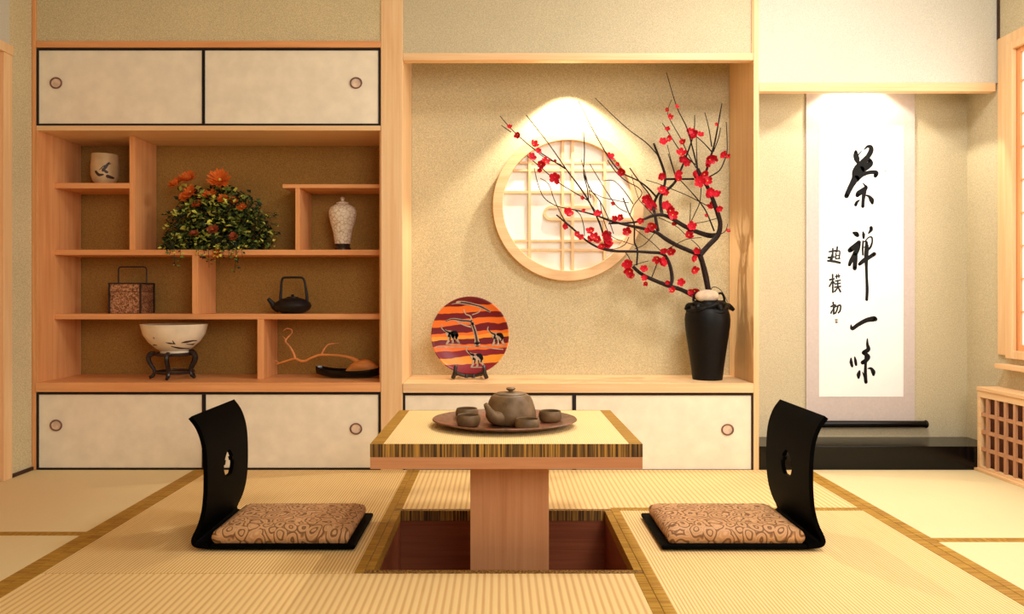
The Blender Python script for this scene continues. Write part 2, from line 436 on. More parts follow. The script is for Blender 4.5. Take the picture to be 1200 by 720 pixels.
# ------------------------------------------------------------------ built-in cabinets
def ring_pull(px, py, parent, D):
    c = W(px, py, FR); rot = Matrix.Rotation(PI/2, 3, 'X')
    prof = [(.0205, -.001), (.0265, 0), (.0275, .003), (.0255, .005), (.0215, .0045), (.0205, .0015)]
    mb = MB(); n = len(prof); seg = 40; vs = []
    for r, h in prof:
        for k in range(seg):
            a = 2*PI*k/seg; vs.append((c.x+r*math.cos(a), D-h, c.z+r*.92*math.sin(a)))
    fs = [(i*seg+k, i*seg+(k+1) % seg, ((i+1) % n)*seg+(k+1) % seg, ((i+1) % n)*seg+k) for i in range(n) for k in range(seg)]
    mb.add(vs, fs); o = part('pull_ring', mb, 'ring', parent, 'bronze brown ring', smooth=True)
    mb = MB(); vs = [(c.x+.0215*math.cos(2*PI*k/seg), y, c.z+.0195*math.sin(2*PI*k/seg)) for y in (D-.001, D+.0005) for k in range(seg)]
    mb.add(vs, [tuple(range(seg)), tuple(range(2*seg-1, seg-1, -1))]+[(k, (k+1) % seg, seg+(k+1) % seg, seg+k) for k in range(seg)])
    part('pull_recess', mb, 'ringin', parent)
def door(x0, x1, y0, y1, parent, pull, yoff=0.):
    """sliding door between pixel columns/rows of the front plane"""
    a, b = wx(x0), wx(x1); t, bo = wz(y0), wz(y1); D = FR+.004+yoff; f = .0085
    d = part('sliding_door', MB().box(a+.003, b-.003, D+.002, D+.016, bo+.003, t-.003), 'panel', parent)
    mb = MB(); mb.box(a, b, D-.002, D+.018, t-f, t); mb.box(a, b, D-.002, D+.018, bo, bo+f)
    mb.box(a, a+f, D-.002, D+.018, bo+f, t-f); mb.box(b-f, b, D-.002, D+.018, bo+f, t-f)
    part('door_frame', mb, 'edgeblack', d, 'thin black frame', bevel=.001)
    if pull: ring_pull(pull[0], pull[1], d, D+.0015)
    return d
# overhead cabinet
t = thing('overhead_cabinet', 'ivory overhead cabinet with two sliding doors above the display shelves', 'cabinet', (wx(244), FR, wz(153)))
b = MB(); b.box(wx(42)+.001, wx(446)-.001, FR+.026, BK-.002, wz(146), wz(56)); part('body', b, 'oy', t)
part('bottom_board', MB().box(wx(42)+.001, wx(446)-.001, FR, BK-.002, wz(153), wz(147.3)), 'wx', t, bevel=.001)
door(42.5, 238.5, 56.5, 147, t, (65, 97)); door(237.5, 445.5, 56.5, 147, t, (417, 97), .0)
# floor cabinets
t = thing('floor_cabinet', 'ivory floor cabinet below the display shelves, left of the pillar', 'cabinet', (wx(244), FR, 0), 'ivory floor cabinets along the back wall')
b = MB(); b.box(wx(42)+.001, wx(446)-.001, FR+.026, BK-.002, -.03, wz(459.5)); part('body', b, 'oy', t)
part('counter_board', MB().box(wx(42)+.001, wx(446)-.001, FR-.004, BK-.002, wz(459.5), wz(448.5)), 'ox', t, bevel=.0015)
door(42.5, 238.5, 460.5, 551, t, (65, 499)); door(238.5, 445.5, 460.5, 551, t, (417, 503))
t = thing('floor_cabinet', 'ivory floor cabinet behind the low table, below the round window', 'cabinet', (wx(678), FR, 0), 'ivory floor cabinets along the back wall')
b = MB(); b.box(wx(472)+.001, wx(883)-.001, FR+.026, BK-.002, -.03, wz(460.5)); part('body', b, 'oy', t)
part('counter_board', MB().box(wx(472)+.001, wx(883)-.001, FR-.004, BK-.002, wz(460.5), wz(449.5)), 'wx', t, bevel=.0015)
door(472.5, 673, 461.5, 553, t, (494, 504)); door(673, 883, 461.5, 553, t, (853, 504))
# display shelves
SD = 3.37
t = thing('display_shelf_unit', 'amber wooden open shelf unit with staggered shelves left of the pillar', 'shelf unit', (wx(244), FR, wz(448.5)))
zt = wz(153); zb = wz(448.5)
part('side_panel', MB().box(wx(42)+.001, wx(42)+.008, FR, BK-.005, zb, zt), 'oz', t)
part('side_panel', MB().box(wx(446)-.006, wx(446)-.001, FR+.01, BK-.005, zb, zt), 'oz', t)
def sx(px): return wx(px, SD)
def sz(py): return wz(py, SD)
LX = wx(42)+.0085; RX = wx(446)-.0065
th = .026
s1 = sz(214.5); s2 = sz(292.8); s3 = sz(368.2); s4 = sz(216)
for (a, b, z, h) in ((LX, sx(152)-.0003, s1, .024), (LX, RX, s2, .024), (LX, RX, s3, .024), (sx(331), RX, s4, .017)):
    part('shelf', MB().box(a, b, SD, BK-.005, z-h, z), 'ox', t, bevel=.0012)
for (a, b, z0, z1) in ((151.5, 158, s2, zt), (225, 232, s3, s2-.024), (301.5, 309, zb, s3-.024), (346, 351, s2, s4-.017)):
    part('divider', MB().box(sx(a), sx(b), SD+.0005, BK-.005, z0, z1), 'oz', t, bevel=.0012)

# ------------------------------------------------------------------ round shoji window in the niche
RC = W(665, 242, BK); RO = .357; RI = .309
t = thing('round_window', 'round lattice window panel with light wooden rim on the niche wall', 'window', (RC.x, BK, RC.z-RO))
def annulus(mb, c, ri, ro, y0, y1, seg=96):
    vs = []
    for r, y in ((ri, y0), (ro, y0), (ro, y1), (ri, y1)):
        vs += [(c.x+r*math.cos(2*PI*k/seg), y, c.z+r*math.sin(2*PI*k/seg)) for k in range(seg)]
    mb.add(vs, [(i*seg+k, i*seg+(k+1) % seg, ((i+1) % 4)*seg+(k+1) % seg, ((i+1) % 4)*seg+k) for i in range(4) for k in range(seg)])
mb = MB(); annulus(mb, RC, RI, RO, BK-.045, BK-.001); part('rim', mb, 'wx', t, smooth=True, bevel=.002)
mb = MB(); seg = 96
vs = [(RC.x+RI*math.cos(2*PI*k/seg), y, RC.z+RI*math.sin(2*PI*k/seg)) for y in (BK-.012, BK-.002) for k in range(seg)]
mb.add(vs, [tuple(range(seg)), tuple(range(2*seg-1, seg-1, -1))]+[(k, (k+1) % seg, seg+(k+1) % seg, seg+k) for k in range(seg)])
part('paper_panel', mb, 'paper', t)
mb = MB(); hw = .0065
for px in (620.5, 659, 670.5, 708):
    x = wx(px, BK); hgt = math.sqrt(max(0, RI**2-(x-RC.x)**2)); mb.box(x-hw, x+hw, BK-.026, BK-.012, RC.z-hgt, RC.z+hgt)
for py in (191.5, 200.5, 282.7, 293.4):
    z = wz(py, BK); hgt = math.sqrt(max(0, RI**2-(z-RC.z)**2)); mb.box(RC.x-hgt, RC.x+hgt, BK-.024, BK-.0122, z-hw*.8, z+hw*.8)
part('lattice', mb, 'wz', t)
mb = MB(); pts = []
zA, zB, zC = wz(226, BK), wz(243.5, BK), wz(257.5, BK)
xl = RC.x-math.sqrt(RI**2-(zA-RC.z)**2); xr1 = wx(689, BK); xl2 = wx(645, BK); xr = RC.x+math.sqrt(RI**2-(zC-RC.z)**2)
pts = [(xl, zA), (xl*.5+xr1*.5, zA), (xr1, zA)]
r = (zA-zB)/2; pts += [(xr1+r*math.sin(a), (zA+zB)/2+r*math.cos(a)) for a in [PI*k/8 for k in range(1, 8)]]
pts += [(xr1, zB), (xl2*.5+xr1*.5, zB), (xl2, zB)]
r = (zB-zC)/2; pts += [(xl2-r*math.sin(a), (zB+zC)/2+r*math.cos(a)) for a in [PI*k/8 for k in range(1, 8)]]
pts += [(xl2, zC), (xr, zC)]
vs = []; n = len(pts)
for i, (x, z) in enumerate(pts):
    p = Vector((x, z)); tt = Vector(pts[min(i+1, n-1)])-Vector(pts[max(i-1, 0)]); tt.normalize(); q = Vector((-tt.y, tt.x))*.0065
    for y in (BK-.025, BK-.0125):
        vs += [(x+q.x, y, z+q.y), (x-q.x, y, z-q.y)]
fs = []
for i in range(n-1):
    a, b = 4*i, 4*i+4
    fs += [(a, a+1, b+1, b), (a+3, a+2, b+2, b+3), (a, b, b+2, a+2), (a+1, a+3, b+3, b+1)]
mb.add(vs, fs+[(0, 2, 3, 1), (4*n-4, 4*n-3, 4*n-1, 4*n-2)]); part('meander_bar', mb, 'wx', t)

# ------------------------------------------------------------------ hanging scroll
def P(px, py, D): return W(px, py, D)
x0, x1 = wx(944, AB), wx(1071, AB)
t = thing('hanging_scroll', 'long white hanging scroll with black brush characters in the right alcove', 'scroll', (wx(1007, AB), AB, wz(500, AB)))
part('silk_mount', MB().box(x0, x1, AB-.007, AB-.004, wz(494, AB), wz(60, AB)), 'mount', t, 'lilac grey silk border')
part('paper', MB().box(wx(959, AB), wx(1057.5, AB), AB-.0085, AB-.0072, wz(465, AB), wz(148, AB)), 'scrollpaper', t, 'white paper')
mb = MB(); zr = wz(496.5, AB); ra = .0155
mb.tube([(x0-.05, AB-.018, zr), (x0-.045, AB-.018, zr), (x1+.03, AB-.018, zr), (x1+.045, AB-.018, zr)], [ra*1.05, ra*1.05, ra, ra], 20)
mb.ball((x1+.045, AB-.0185, zr), (.010, .0178, .0185)); mb.ball((x0-.05, AB-.0185, zr), (.010, .0178, .0185))
part('roller', mb, 'black', t, 'black lacquered rod', smooth=True)
IY = AB-.0091
def chars(strokes, ox, oy, s, mat='ink', name='brush_character'):
    mb = MB(); cnt = [0]
    def to3(x, y):
        p = W(ox+x/s, oy+y/s, AB); return Vector((p.x, IY-cnt[0], p.z))
    wm = 1.1 if mat == 'ink' else 1.45
    for st in strokes:
        brush(mb, [[(a, b, c*wm) for a, b, c in st]], to3, 1); cnt[0] += .00001
    part(name, mb, mat, t)
chars([
 [(185,112,28),(186,150,50),(196,190,52),(206,225,22)],
 [(212,140,12),(240,108,8)],
 [(265,95,6),(300,62,24),(332,68,40),(335,105,46),(305,160,44),(262,215,60),(210,275,74),(190,320,80),(180,375,66),(145,440,50),(115,500,46),(92,552,42)],
 [(318,195,36),(330,228,50),(290,262,60),(240,290,60)],
 [(190,380,60),(235,345,46),(300,322,34),(360,315,36),(388,325,42),(378,352,34)],
 [(255,425,8),(270,442,14),(285,468,36),(250,500,46),(215,525,50),(200,545,36)],
 [(288,465,22),(268,520,38),(258,590,30),(254,655,30)],
 [(278,545,10),(312,553,22),(340,590,46),(348,622,26)],
 [(222,592,8),(196,612,26),(183,640,28)]], 980, 165, 8.47)
chars([
 [(108,100,20),(130,110,42),(142,122,32)],
 [(155,185,34),(130,215,48),(95,240,44),(75,255,38)],
 [(158,190,26),(145,240,36),(115,300,42),(85,350,34),(70,385,24)],
 [(122,280,40),(122,340,38),(118,415,34)],
 [(190,90,8),(196,115,26),(196,145,18)],
 [(263,55,28),(262,75,28),(240,105,10)],
 [(192,175,14),(188,240,16),(190,295,14)],
 [(205,180,10),(240,142,10),(268,140,14),(273,178,14),(258,225,18),(235,250,20)],
 [(222,180,18),(224,240,36),(220,300,36),(221,400,24),(224,500,22),(228,600,26),(224,692,24)],
 [(195,230,8),(238,216,10)],
 [(160,378,26),(200,345,38),(250,315,30),(290,288,34)]], 985, 260, 7.58)
chars([[(85,158,8),(95,192,30),(150,155,32),(220,118,36),(285,105,46),(300,108,36)]], 985, 360, 7.58)
chars([
 [(85,455,12),(86,490,28),(95,525,20)],
 [(118,445,12),(125,480,24),(130,512,20)],
 [(230,282,10),(230,330,22),(238,375,36),(200,402,34)],
 [(195,405,30),(238,440,34),(215,475,36),(188,492,34)],
 [(216,430,22),(213,540,24),(212,610,30),(217,665,28)],
 [(235,545,8),(262,545,22),(282,575,36),(284,600,22)],
 [(160,570,18),(152,600,34),(152,626,20)],
 [(185,575,5),(203,618,15)]], 985, 360, 7.58)
chars([
 [(70,100,8),(120,92,10)],[(98,75,8),(95,120,10),(78,165,9)],[(65,145,12),(110,140,8)],[(60,170,10),(110,175,14),(152,185,12)],
 [(132,65,10),(128,100,8)],[(118,100,6),(150,96,8),(146,150,7)],[(122,112,7),(120,155,7)],[(122,130,6),(148,128,6)],[(120,155,6),(150,152,8)],[(98,125,8),(90,160,10)]],
 960, 280, 6.545, 'sigink')
chars([
 [(75,315,10),(108,308,8)],[(96,275,9),(97,340,9),(98,410,10)],[(92,330,8),(72,365,9)],[(120,290,8),(150,285,8)],[(128,275,6),(126,305,7)],[(142,272,6),(144,300,6)],
 [(118,325,7),(155,318,8)],[(116,348,7),(154,342,8)],[(112,372,8),(156,366,9)],[(135,320,8),(134,372,8),(112,405,9)],[(138,372,8),(156,405,10)],[(104,330,6),(112,345,8)]],
 960, 280, 6.545, 'sigink')
chars([
 [(100,488,9),(102,505,9)],[(84,520,9),(118,508,9),(98,548,9)],[(104,525,10),(105,575,10)],[(90,555,8),(84,570,9)],[(124,520,8),(156,510,9),(154,550,9),(140,568,8)],[(138,515,8),(128,550,9),(116,572,8)]],
 960, 280, 6.545, 'sigink')
chars([[(118,622,10),(134,622,10)],[(118,640,12),(132,640,10)]], 960, 280, 6.545, 'seal', 'seal_mark')
chars([[(470,298,10),(485,304,8)]], 980, 165, 8.47, 'seal', 'seal_mark')

# ------------------------------------------------------------------ low table
TX0, TX1, TD0, TD1 = .0196-.3722, .0196+.3722, 2.05, 2.65
t = thing('low_table', 'low wooden pedestal table with woven mat top over the leg well', 'table', (.0196, 2.35, -.4))
zt = .350; zm = .315; zw = .282
part('table_board', MB().box(TX0, TX1, TD0, TD1, zw, zm-.0003), 'tab', t, bevel=.0015)
part('mat_top', MB().box(TX0+.036, TX1-.036, TD0+.003, TD1-.003, zm, zt), 'tat_table', t, 'pale woven mat top')
part('side_binding', MB().box(TX0, TX0+.0355, TD0+.003, TD1-.003, zm, zt+.0006), 'heri', t, 'gold cloth binding')
part('side_binding', MB().box(TX1-.0355, TX1, TD0+.003, TD1-.003, zm, zt+.0006), 'heri', t, 'gold cloth binding')
part('edge_binding', MB().box(TX0, TX1, TD0, TD0+.0027, zm, zt+.0006), 'stripe', t, 'dark striped cloth edge')
part('edge_binding', MB().box(TX0, TX1, TD1-.0027, TD1, zm, zt+.0006), 'stripe', t, 'dark striped cloth edge')
part('pedestal', MB().box(-.0848, .1455, 2.2, 2.46, -.4, zw-.0003), 'tabz', t, bevel=.0015)

# tray and tea things
TC = Vector((.017, 2.345, zt+.0012))
mb = MB(); mb.lathe([(.001,.0),(.14,.0),(.17,.003),(.215,.016),(.2255,.019),(.2235,.0225),(.210,.0185),(.168,.0075),(.14,.0055),(.001,.0055)], TC, 56, 0, 1, .86)
single('serving_tray', mb, 'tray', 'wide oval red brown tray under the tea set on the low table', 'tray', TC, smooth=True)
zc = TC.z+.0057
t = thing('teapot', 'brown clay teapot with small lid knob on the oval tray', 'teapot', (.036, 2.335, zc))
mb = MB(); prof = [(.054,0),(.060,.002),(.071,.010),(.0785,.024),(.0780,.038),(.0735,.056),(.0675,.074),(.0610,.086),(.051,.0925),(.030,.0945),(.0185,.093)]
mb.lathe(prof, (.036, 2.335, zc), 56); part('body', mb, 'clay', t, smooth=True)
c = Vector((.036, 2.335, zc))
mb = MB(); mb.lathe([(.001,.0925),(.046,.0925),(.0475,.0945),(.044,.0965),(.018,.0990),(.001,.0995)], c, 40); lid = part('lid', mb, 'clay', t, smooth=True)
mb = MB(); mb.lathe([(.006,.0975),(.006,.102),(.013,.106),(.015,.110),(.011,.113),(.001,.1135)], c, 28); part('knob', mb, 'clay', lid, smooth=True)
mb = MB(); mb.tube([c+Vector((-.030,-.055,.026)), c+Vector((-.052,-.078,.034)), c+Vector((-.066,-.090,.054)), c+Vector((-.077,-.096,.076))], [.024,.018,.011,.0065], 16, 5)
part('spout', mb, 'clay', t, smooth=True)
mb = MB(); mb.tube([c+Vector((.020,.056,.066)), c+Vector((.034,.096,.072)), c+Vector((.038,.108,.046)), c+Vector((.026,.070,.022))], [.007,.006,.006,.007], 10, 5)
part('handle', mb, 'clay', t, smooth=True)
def cup_mb(c):
    a = MB(); a.lathe([(.0275,0),(.033,.004),(.0365,.014),(.0365,.024),(.0335,.033),(.0320,.0345),(.0300,.033),(.0325,.024),(.0325,.014),(.028,.007),(.001,.006)], c, 40); return a
cups = [(-.104, 2.425, 'brown clay teacup at the back left of the tray, half behind another cup'), (-.094, 2.292, 'brown clay teacup at the front left of the tray, next to the spout'),
        (.0835, 2.222, 'brown clay teacup directly in front of the teapot on its right'), (.161, 2.372, 'brown clay teacup at the right end of the tray, behind the front cup')]
for k, (x, y, lab) in enumerate(cups):
    base = Vector((x, y, zc+.0008))
    if k == 0:
        c0 = single('teacup', cup_mb(base), 'clay', lab, 'cup', base, 'teacups on the tray', smooth=True); oc = c0
    else:
        oc = c0.copy(); COL.objects.link(oc); oc.location = base; oc['label'] = lab; oc.rotation_euler.z = k*1.1

# ------------------------------------------------------------------ legless chairs
def make_chair(loc, label):
    t = thing('legless_chair', label, 'chair', loc, 'legless chairs at the low table')
    o = Vector(loc)
    prof = [(-.190,.013),(-.222,.016),(-.234,.024),(-.232,.040),(-.216,.075),(-.204,.12),(-.199,.17),(-.198,.22),(-.200,.28),(-.207,.325),(-.222,.365),(-.244,.395)]
    pv = [Vector((a, 0, b)) for a, b in prof]; pv, _ = catmull(pv, [0]*len(pv), 4)
    y0, y1 = -.175, .180; NY = 40; T = .013; n = len(pv)
    # cumulative length to place the cut-out
    def hole(yy, z):
        u = (yy-.0)/.044; v = (z-.222)/.040
        if v < -1 or v > 1: return False
        lim = .55+.45*math.sin((v+1)*PI*.62) if v < 0 else (1-v)**.6*.95+.12
        if .05 < v < .35: lim *= .72
        return abs(u) < lim
    # finer strip resampled for a clean hole
    pts = []
    for i in range(n-1):
        pts.append(pv[i])
        if pv[i].z > .16 and pv[i].z < .28:
            for k in range(1, 9): pts.append(pv[i].lerp(pv[i+1], k/9))
    pts.append(pv[-1]); n = len(pts)
    ys = sorted(set([y0+(y1-y0)*k/NY for k in range(NY+1)]+[-.05+.1*k/60 for k in range(61)]))
    m = len(ys); vs = []; nor = []
    for i in range(n):
        tt = pts[min(i+1, n-1)]-pts[max(i-1, 0)]; nor.append(Vector((tt.z, 0, -tt.x)).normalized())
    for s in (0, 1):
        for i in range(n):
            for y in ys:
                q = pts[i]+nor[i]*(T*(s-.5)); q = Vector((q.x, y, max(q.z, .001))); vs.append(o+q)
    keep = [[not hole((ys[j]+ys[j+1])/2, (pts[i].z+pts[i+1].z)/2) for j in range(m-1)] for i in range(n-1)]
    fs = []; B = n*m
    for i in range(n-1):
        for j in range(m-1):
            if not keep[i][j]: continue
            a, b, c, d = i*m+j, i*m+j+1, (i+1)*m+j+1, (i+1)*m+j
            fs += [(a, b, c, d), (B+d, B+c, B+b, B+a)]
            if i == 0 or not keep[i-1][j]: fs.append((a, B+a, B+b, b))
            if i == n-2 or not keep[i+1][j]: fs.append((d, c, B+c, B+d))
            if j == 0 or not keep[i][j-1]: fs.append((a, d, B+d, B+a))
            if j == m-2 or not keep[i][j+1]: fs.append((b, B+b, B+c, c))
    part('backrest', MB().add(vs, fs), 'chairblack', t, smooth=True, label='curved backrest with a small cut-out')
    mb = MB(); mb.box(o.x-.19, o.x+.242, o.y-.175, o.y+.155, .0055, .0195)
    part('seat_board', mb, 'chairblack', t, bevel=.005)
    # cushion
    mb = MB(); mb.box(o.x-.184, o.x+.222, o.y-.166, o.y+.125, .0195, .066)
    cu = part('seat_cushion', mb, 'brocade', t, 'brown brocade cushion')
    me = cu.data; bm = bmesh.new(); bm.from_mesh(me)
    bmesh.ops.subdivide_edges(bm, edges=bm.edges[:], cuts=18, use_grid_fill=True)
    cx, cy = .019, -.0205
    for v in bm.verts:
        u = (v.co.x-cx)/.203; w = (v.co.y-cy)/.1455; h = (v.co.z-.0195)/.0465
        au, aw = abs(u), abs(w)
        edge = max(au, aw)
        if h > .01:
            drop = (max(0, (edge-.80)/.20))**2.4
            v.co.z -= drop*.011*h
            v.co.z += .004*h*(1-au*au)*(1-aw*aw)
        sh = 1-.030*(1-math.sin(PI*min(1, max(0, h))))
        v.co.x = cx+(v.co.x-cx)*sh; v.co.y = cy+(v.co.y-cy)*(1-.042*(1-math.sin(PI*min(1, max(0, h)))))
    bm.to_mesh(me); bm.free()
    for p in me.polygons: p.use_smooth = True
    return t
ch = make_chair((-.668, 2.39, .0012), 'legless black chair with brown brocade cushion on the left side of the table')
c2 = copy_tree(ch); c2.location = (.722, 2.39, .0012)
c2['label'] = 'legless black chair with brown brocade cushion on the right side of the table'
c2.scale.x = 1
def mirror_children(src, dst):
    for o in list(dst.children): 
        me = o.data.copy()
        for v in me.vertices: v.co.x = -v.co.x
        me.flip_normals(); o.data = me
mirror_children(ch, c2)

# ------------------------------------------------------------------ black vase with plum branches
zn = wz(449.5)
VC = Vector((wx(829, 3.40), 3.40, zn+.0006))
t = thing('flower_vase', 'tall black vase with knotted collar on the niche counter', 'vase', VC)
k = 3.40/FPX
prof = [(17,0),(17.4,2),(19,16),(21.5,34),(24,50),(25.6,62),(26,70),(25.4,76),(23.2,82),(19,86),(16,88),(15,90),(15.5,92.5),(13,92.5),(12.5,88),(12,80)]
mb = MB(); mb.lathe([(r*k, z*k) for r, z in prof], VC, 56); part('body', mb, 'vaseblack', t, smooth=True)
mb = MB()
for j in range(3):
    pts = []; rr = []
    for i in range(49):
        a = 2*PI*i/48; R = (19.5+2.2*math.sin(3*a+j*2.1)+j*.8)*k
        pts.append(VC+Vector((R*math.cos(a), R*math.sin(a), (86.5-j*2.6+2.2*math.sin(4*a+j*1.7))*k))); rr.append((3.1+.9*math.sin(5*a+j))*k)
    mb.tube(pts, rr, 8)
for a, L in ((.0, 12), (.35, 8), (PI*.97, 6), (-1.2, 6), (PI*1.25, 5)):
    d = Vector((math.cos(a), math.sin(a), 0)); b0 = VC+d*19*k+Vector((0,0,86*k))
    mb.tube([b0, b0+d*L*.5*k+Vector((0,0,-.5*k)), b0+d*L*k+Vector((0,0,-5*k))], [4*k, 3.6*k, 2*k], 8, 3)
part('collar', mb, 'vaseblack', t, 'knotted black collar', smooth=True)
for sgn in (-1, 1):
    c = VC+Vector((sgn*13.5*k, -6*k, 91*k)); mb = MB()
    mb.tube([c+Vector((sgn*4.5*k*math.cos(a)-0*k, 0, 8*k*math.sin(a)+2*k)) for a in [PI*i/10-.25 for i in range(13)]], 1.4*k, 8)
    part('loop', mb, 'vaseblack', t, smooth=True)
mb = MB(); mb.ball(VC+Vector((-3*k, -9.5*k, 97.5*k)), (14*k, 6*k, 7.5*k), 28, 16)
single('pebble', mb, 'stone', 'pale smooth stone resting in the mouth of the black vase', 'stone', VC+Vector((-3*k, -2*k, 88*k)), smooth=True)

ROOTP = VC+Vector((0, 0, 92*k))
t = thing('plum_branches', 'dark plum branches with red blossoms standing in the black vase', 'branches', ROOTP)
VD = VC.y
def dep(px, py, j):
    d = VD + .05*math.sin(px*.021+j*1.3) - .035*math.cos(py*.027+j) * (1 if py < 330 else .2)
    tt = min(1, max(0, (350-py)/60.)) ; d = VD+(d-VD)*tt
    return min(max(d, FR+.035), BK-.07)
BR = [
 ([(832,350),(829,335),(826.5,322),(823,308),(820,299)], 3.2, 2.9),
 ([(820,299),(830,288),(841,276),(844,263),(841,250),(835,233),(829,219),(822,208),(817.5,198)], 3.1, 1.8),
 ([(820,299),(808,294),(794,288),(780,280),(770,273),(758,269),(740,265),(723,261),(713,258),(697,252),(673,246),(657,243)], 2.6, .6),
 ([(841,276),(830,276),(812,270),(800,264),(787,256),(776,252),(765,253),(752,258),(740,261),(713,262)], 2.8, 1.0),
 ([(822,352),(815,348),(798,339.5),(783,335),(763,327),(750.7,320.5),(741.7,312.4)], 2.6, 1.8),
 ([(785,335),(787.5,328),(786,315),(782,304),(776,297.5),(761.5,296),(743.5,295),(720,294.4),(703,291),(687,282),(670,267),(658,257),(652,252)], 2.1, .8),
 ([(776,252),(774,239),(775.5,228),(785,220),(792,212),(798,199),(803,186),(808,173),(812,160),(814,147),(814,135)], 1.9, .4),
 ([(771,271),(768,255),(766,242),(770,230),(778,219),(779.5,207),(776,194),(771,181),(766,168)], 1.7, 1.1),
 ([(779,210),(795,210),(813,210)], 1.2, 1.1),
 ([(771,182),(757,167),(738,153),(718,135),(697.5,115)], .7, .35),
 ([(817.5,198),(816.5,182),(816,160)], .7, .4),
 ([(825,211),(829,196),(834,180),(838,165),(843,138),(846,121)], 1.6, .4),
 ([(834,172),(831,152),(826,132)], .7, .35),
 ([(836,178),(842,162),(844.5,150)], .6, .35),
 ([(830,208),(843,200),(849,188),(852,178),(852,160),(851,143)], .8, .4),
 ([(817.5,198),(812,175),(805,150),(793,125),(781,85)], 1., .35),
 ([(834,178),(825,168),(817,161),(810,156)], .6, .4),
 ([(792,207),(787,190),(782,170)], .6, .35),
 ([(815,193),(798,178),(785,158),(776,144)], .6, .35),
 ([(816,197),(806,180),(798,163),(785,140),(782.5,130),(787,117)], .6, .3),
 ([(746,311),(747,293.5),(743.5,284),(743.5,270),(742.5,260),(738,252),(735,245),(730,232)], 1., .7),
 ([(770,232),(760,221),(748,212),(728,202),(715,187),(703,167),(690,143),(684,130),(678,119)], 1., .4),
 ([(712,188),(723,203),(735,213),(748,220),(752,228),(743,240),(738,252)], .6, .5),
 ([(586,136),(600,152),(621,171),(641,184),(662.5,198)], .45, .7),
 ([(616.7,135),(644,170),(664,199),(679,219),(690,236),(702,260),(708,280),(709,291)], .5, 1.1),
 ([(587.6,147),(599,155)], .4, .5),
 ([(618,183),(633.5,196),(653,213),(672,225),(689,235)], .5, .6),
 ([(623,173),(640,186),(655,192),(664,199)], .4, .5),
 ([(626,197),(630.5,216),(637,231),(647,239),(657,243)], .4, .6),
 ([(633,209),(643,216),(649,233),(658,252),(663,261)], .4, .6),
 ([(684,155),(685,178),(684,203),(688,220),(690,237)], .5, .6),
 ([(684,203),(692,222),(703,236),(712,254),(719,274)], .7, .5),
 ([(690,223),(705,231),(722,235),(737,238)], .4, .4),
 ([(681,187),(688,212),(692,232)], .4, .4),
 ([(691,192),(703,212),(715,231),(724,243),(735,249)], .4, .5),
 ([(707,212),(719,212),(730,222),(742,239)], .4, .5),
 ([(673,246),(680,252),(684,265),(685,277)], .5, .4),
 ([(738,197),(750,214),(761,228),(766,240)], .7, .7),
 ([(709,291),(720,292),(732,287),(737,278)], .4, .4),
 ([(703,235),(706,252),(711,268),(718,278),(733,284),(746,288)], .5, .4),
 ([(798,212),(810,225),(820,237),(828,249),(837,271)], .5, .8),
 ([(757,211),(770,215),(783,220),(807,230),(832,243)], .4, .5),
 ([(822,215),(820,237),(814,251),(808,264)], .5, .5),
 ([(809,237.5),(809,250),(808,264)], .4, .5),
 ([(813,262),(826,260),(840,256)], .4, .4),
 ([(841,276),(850,271),(853,262)], .5, .3),
 ([(776,296),(795,285),(807,280),(822,278.5)], .5, .4),
 ([(810,281),(818,288),(823,297)], .4, .4),
 ([(772,255),(787,262),(796,268),(803,275)], .4, .4),
 ([(793,212),(788,196),(783,180)], .5, .4),
 ([(831,350),(834.6,337),(844.5,340),(852.7,354)], .5, .3),
 ([(763,327),(767,317),(771,306)], .6, .5),
 ([(741,311),(736,300),(731,294)], .5, .4),
 ([(743,311),(752,308),(760,306)], .5, .3),
 ([(740,265),(752,275),(765,285),(776,296)], .4, .4),
 ([(744,292),(756,286),(768,272)], .4, .4),
 ([(768,255),(757,243),(748,232),(740,205)], .5, .3),
 ([(690,237),(694,242),(700,250)], .4, .4)]
mb = MB(); NODE = {}
for j, (pl, r0, r1) in enumerate(BR):
    pts = []; rr = []; n = len(pl)
    for i, (px, py) in enumerate(pl):
        D = None
        for (qx, qy), q in NODE.items():
            if (qx-px)**2+(qy-py)**2 < 30: D = q; break
        if D is None: D = dep(px, py, j*.35)
        if n > 2 and 0 < i: NODE[(px, py)] = D
        p = W(px, py, D); pts.append(p); rr.append((1.12*(r0+(r1-r0)*i/(n-1))*D/FPX)*random.uniform(.92, 1.1))
    mb.tube(pts, rr, 7, 4)
part('branch', mb, 'branch', t, smooth=True)
# blossom prototypes
def petal_flower(c, r, npet, spread, mats, wdt=.62, cup=.35, center=True, layers=1, seed=0):
    rnd = random.Random(seed); mb = MB(); c = Vector(c)
    for L in range(layers):
        rl = r*(1-.28*L); cu = cup+.32*L
        for i in range(npet):
            a = 2*PI*(i+.5*L)/npet+rnd.uniform(-.15, .15); q = rl*rnd.uniform(.85, 1.12)
            d = Vector((math.cos(a), math.sin(a), 0)); s = Vector((-d.y, d.x, 0))*q*wdt*.5; up = Vector((0,0,1))
            cc = cu+rnd.uniform(-.1, .1)
            P0 = c; P1 = c+d*q*.45+s+up*q*cc*.3; P2 = c+d*q*.45-s+up*q*cc*.3
            P3 = c+d*q*.82+s*.9+up*q*cc*.75; P4 = c+d*q*.82-s*.9+up*q*cc*.75; P5 = c+d*q+up*q*cc*1.05; Pm = c+d*q*.6+up*q*(cc*.38)
            mb.add([P0,P1,P2,P3,P4,P5,Pm], [(0,1,6),(0,6,2),(1,3,6),(2,6,4),(3,5,6),(5,4,6)], 0 if rnd.random() < .72 else 1)
    if center: mb.ball(c+Vector((0,0,r*.12)), r*.14, 6, 4, 2)
    return mb
protos = []
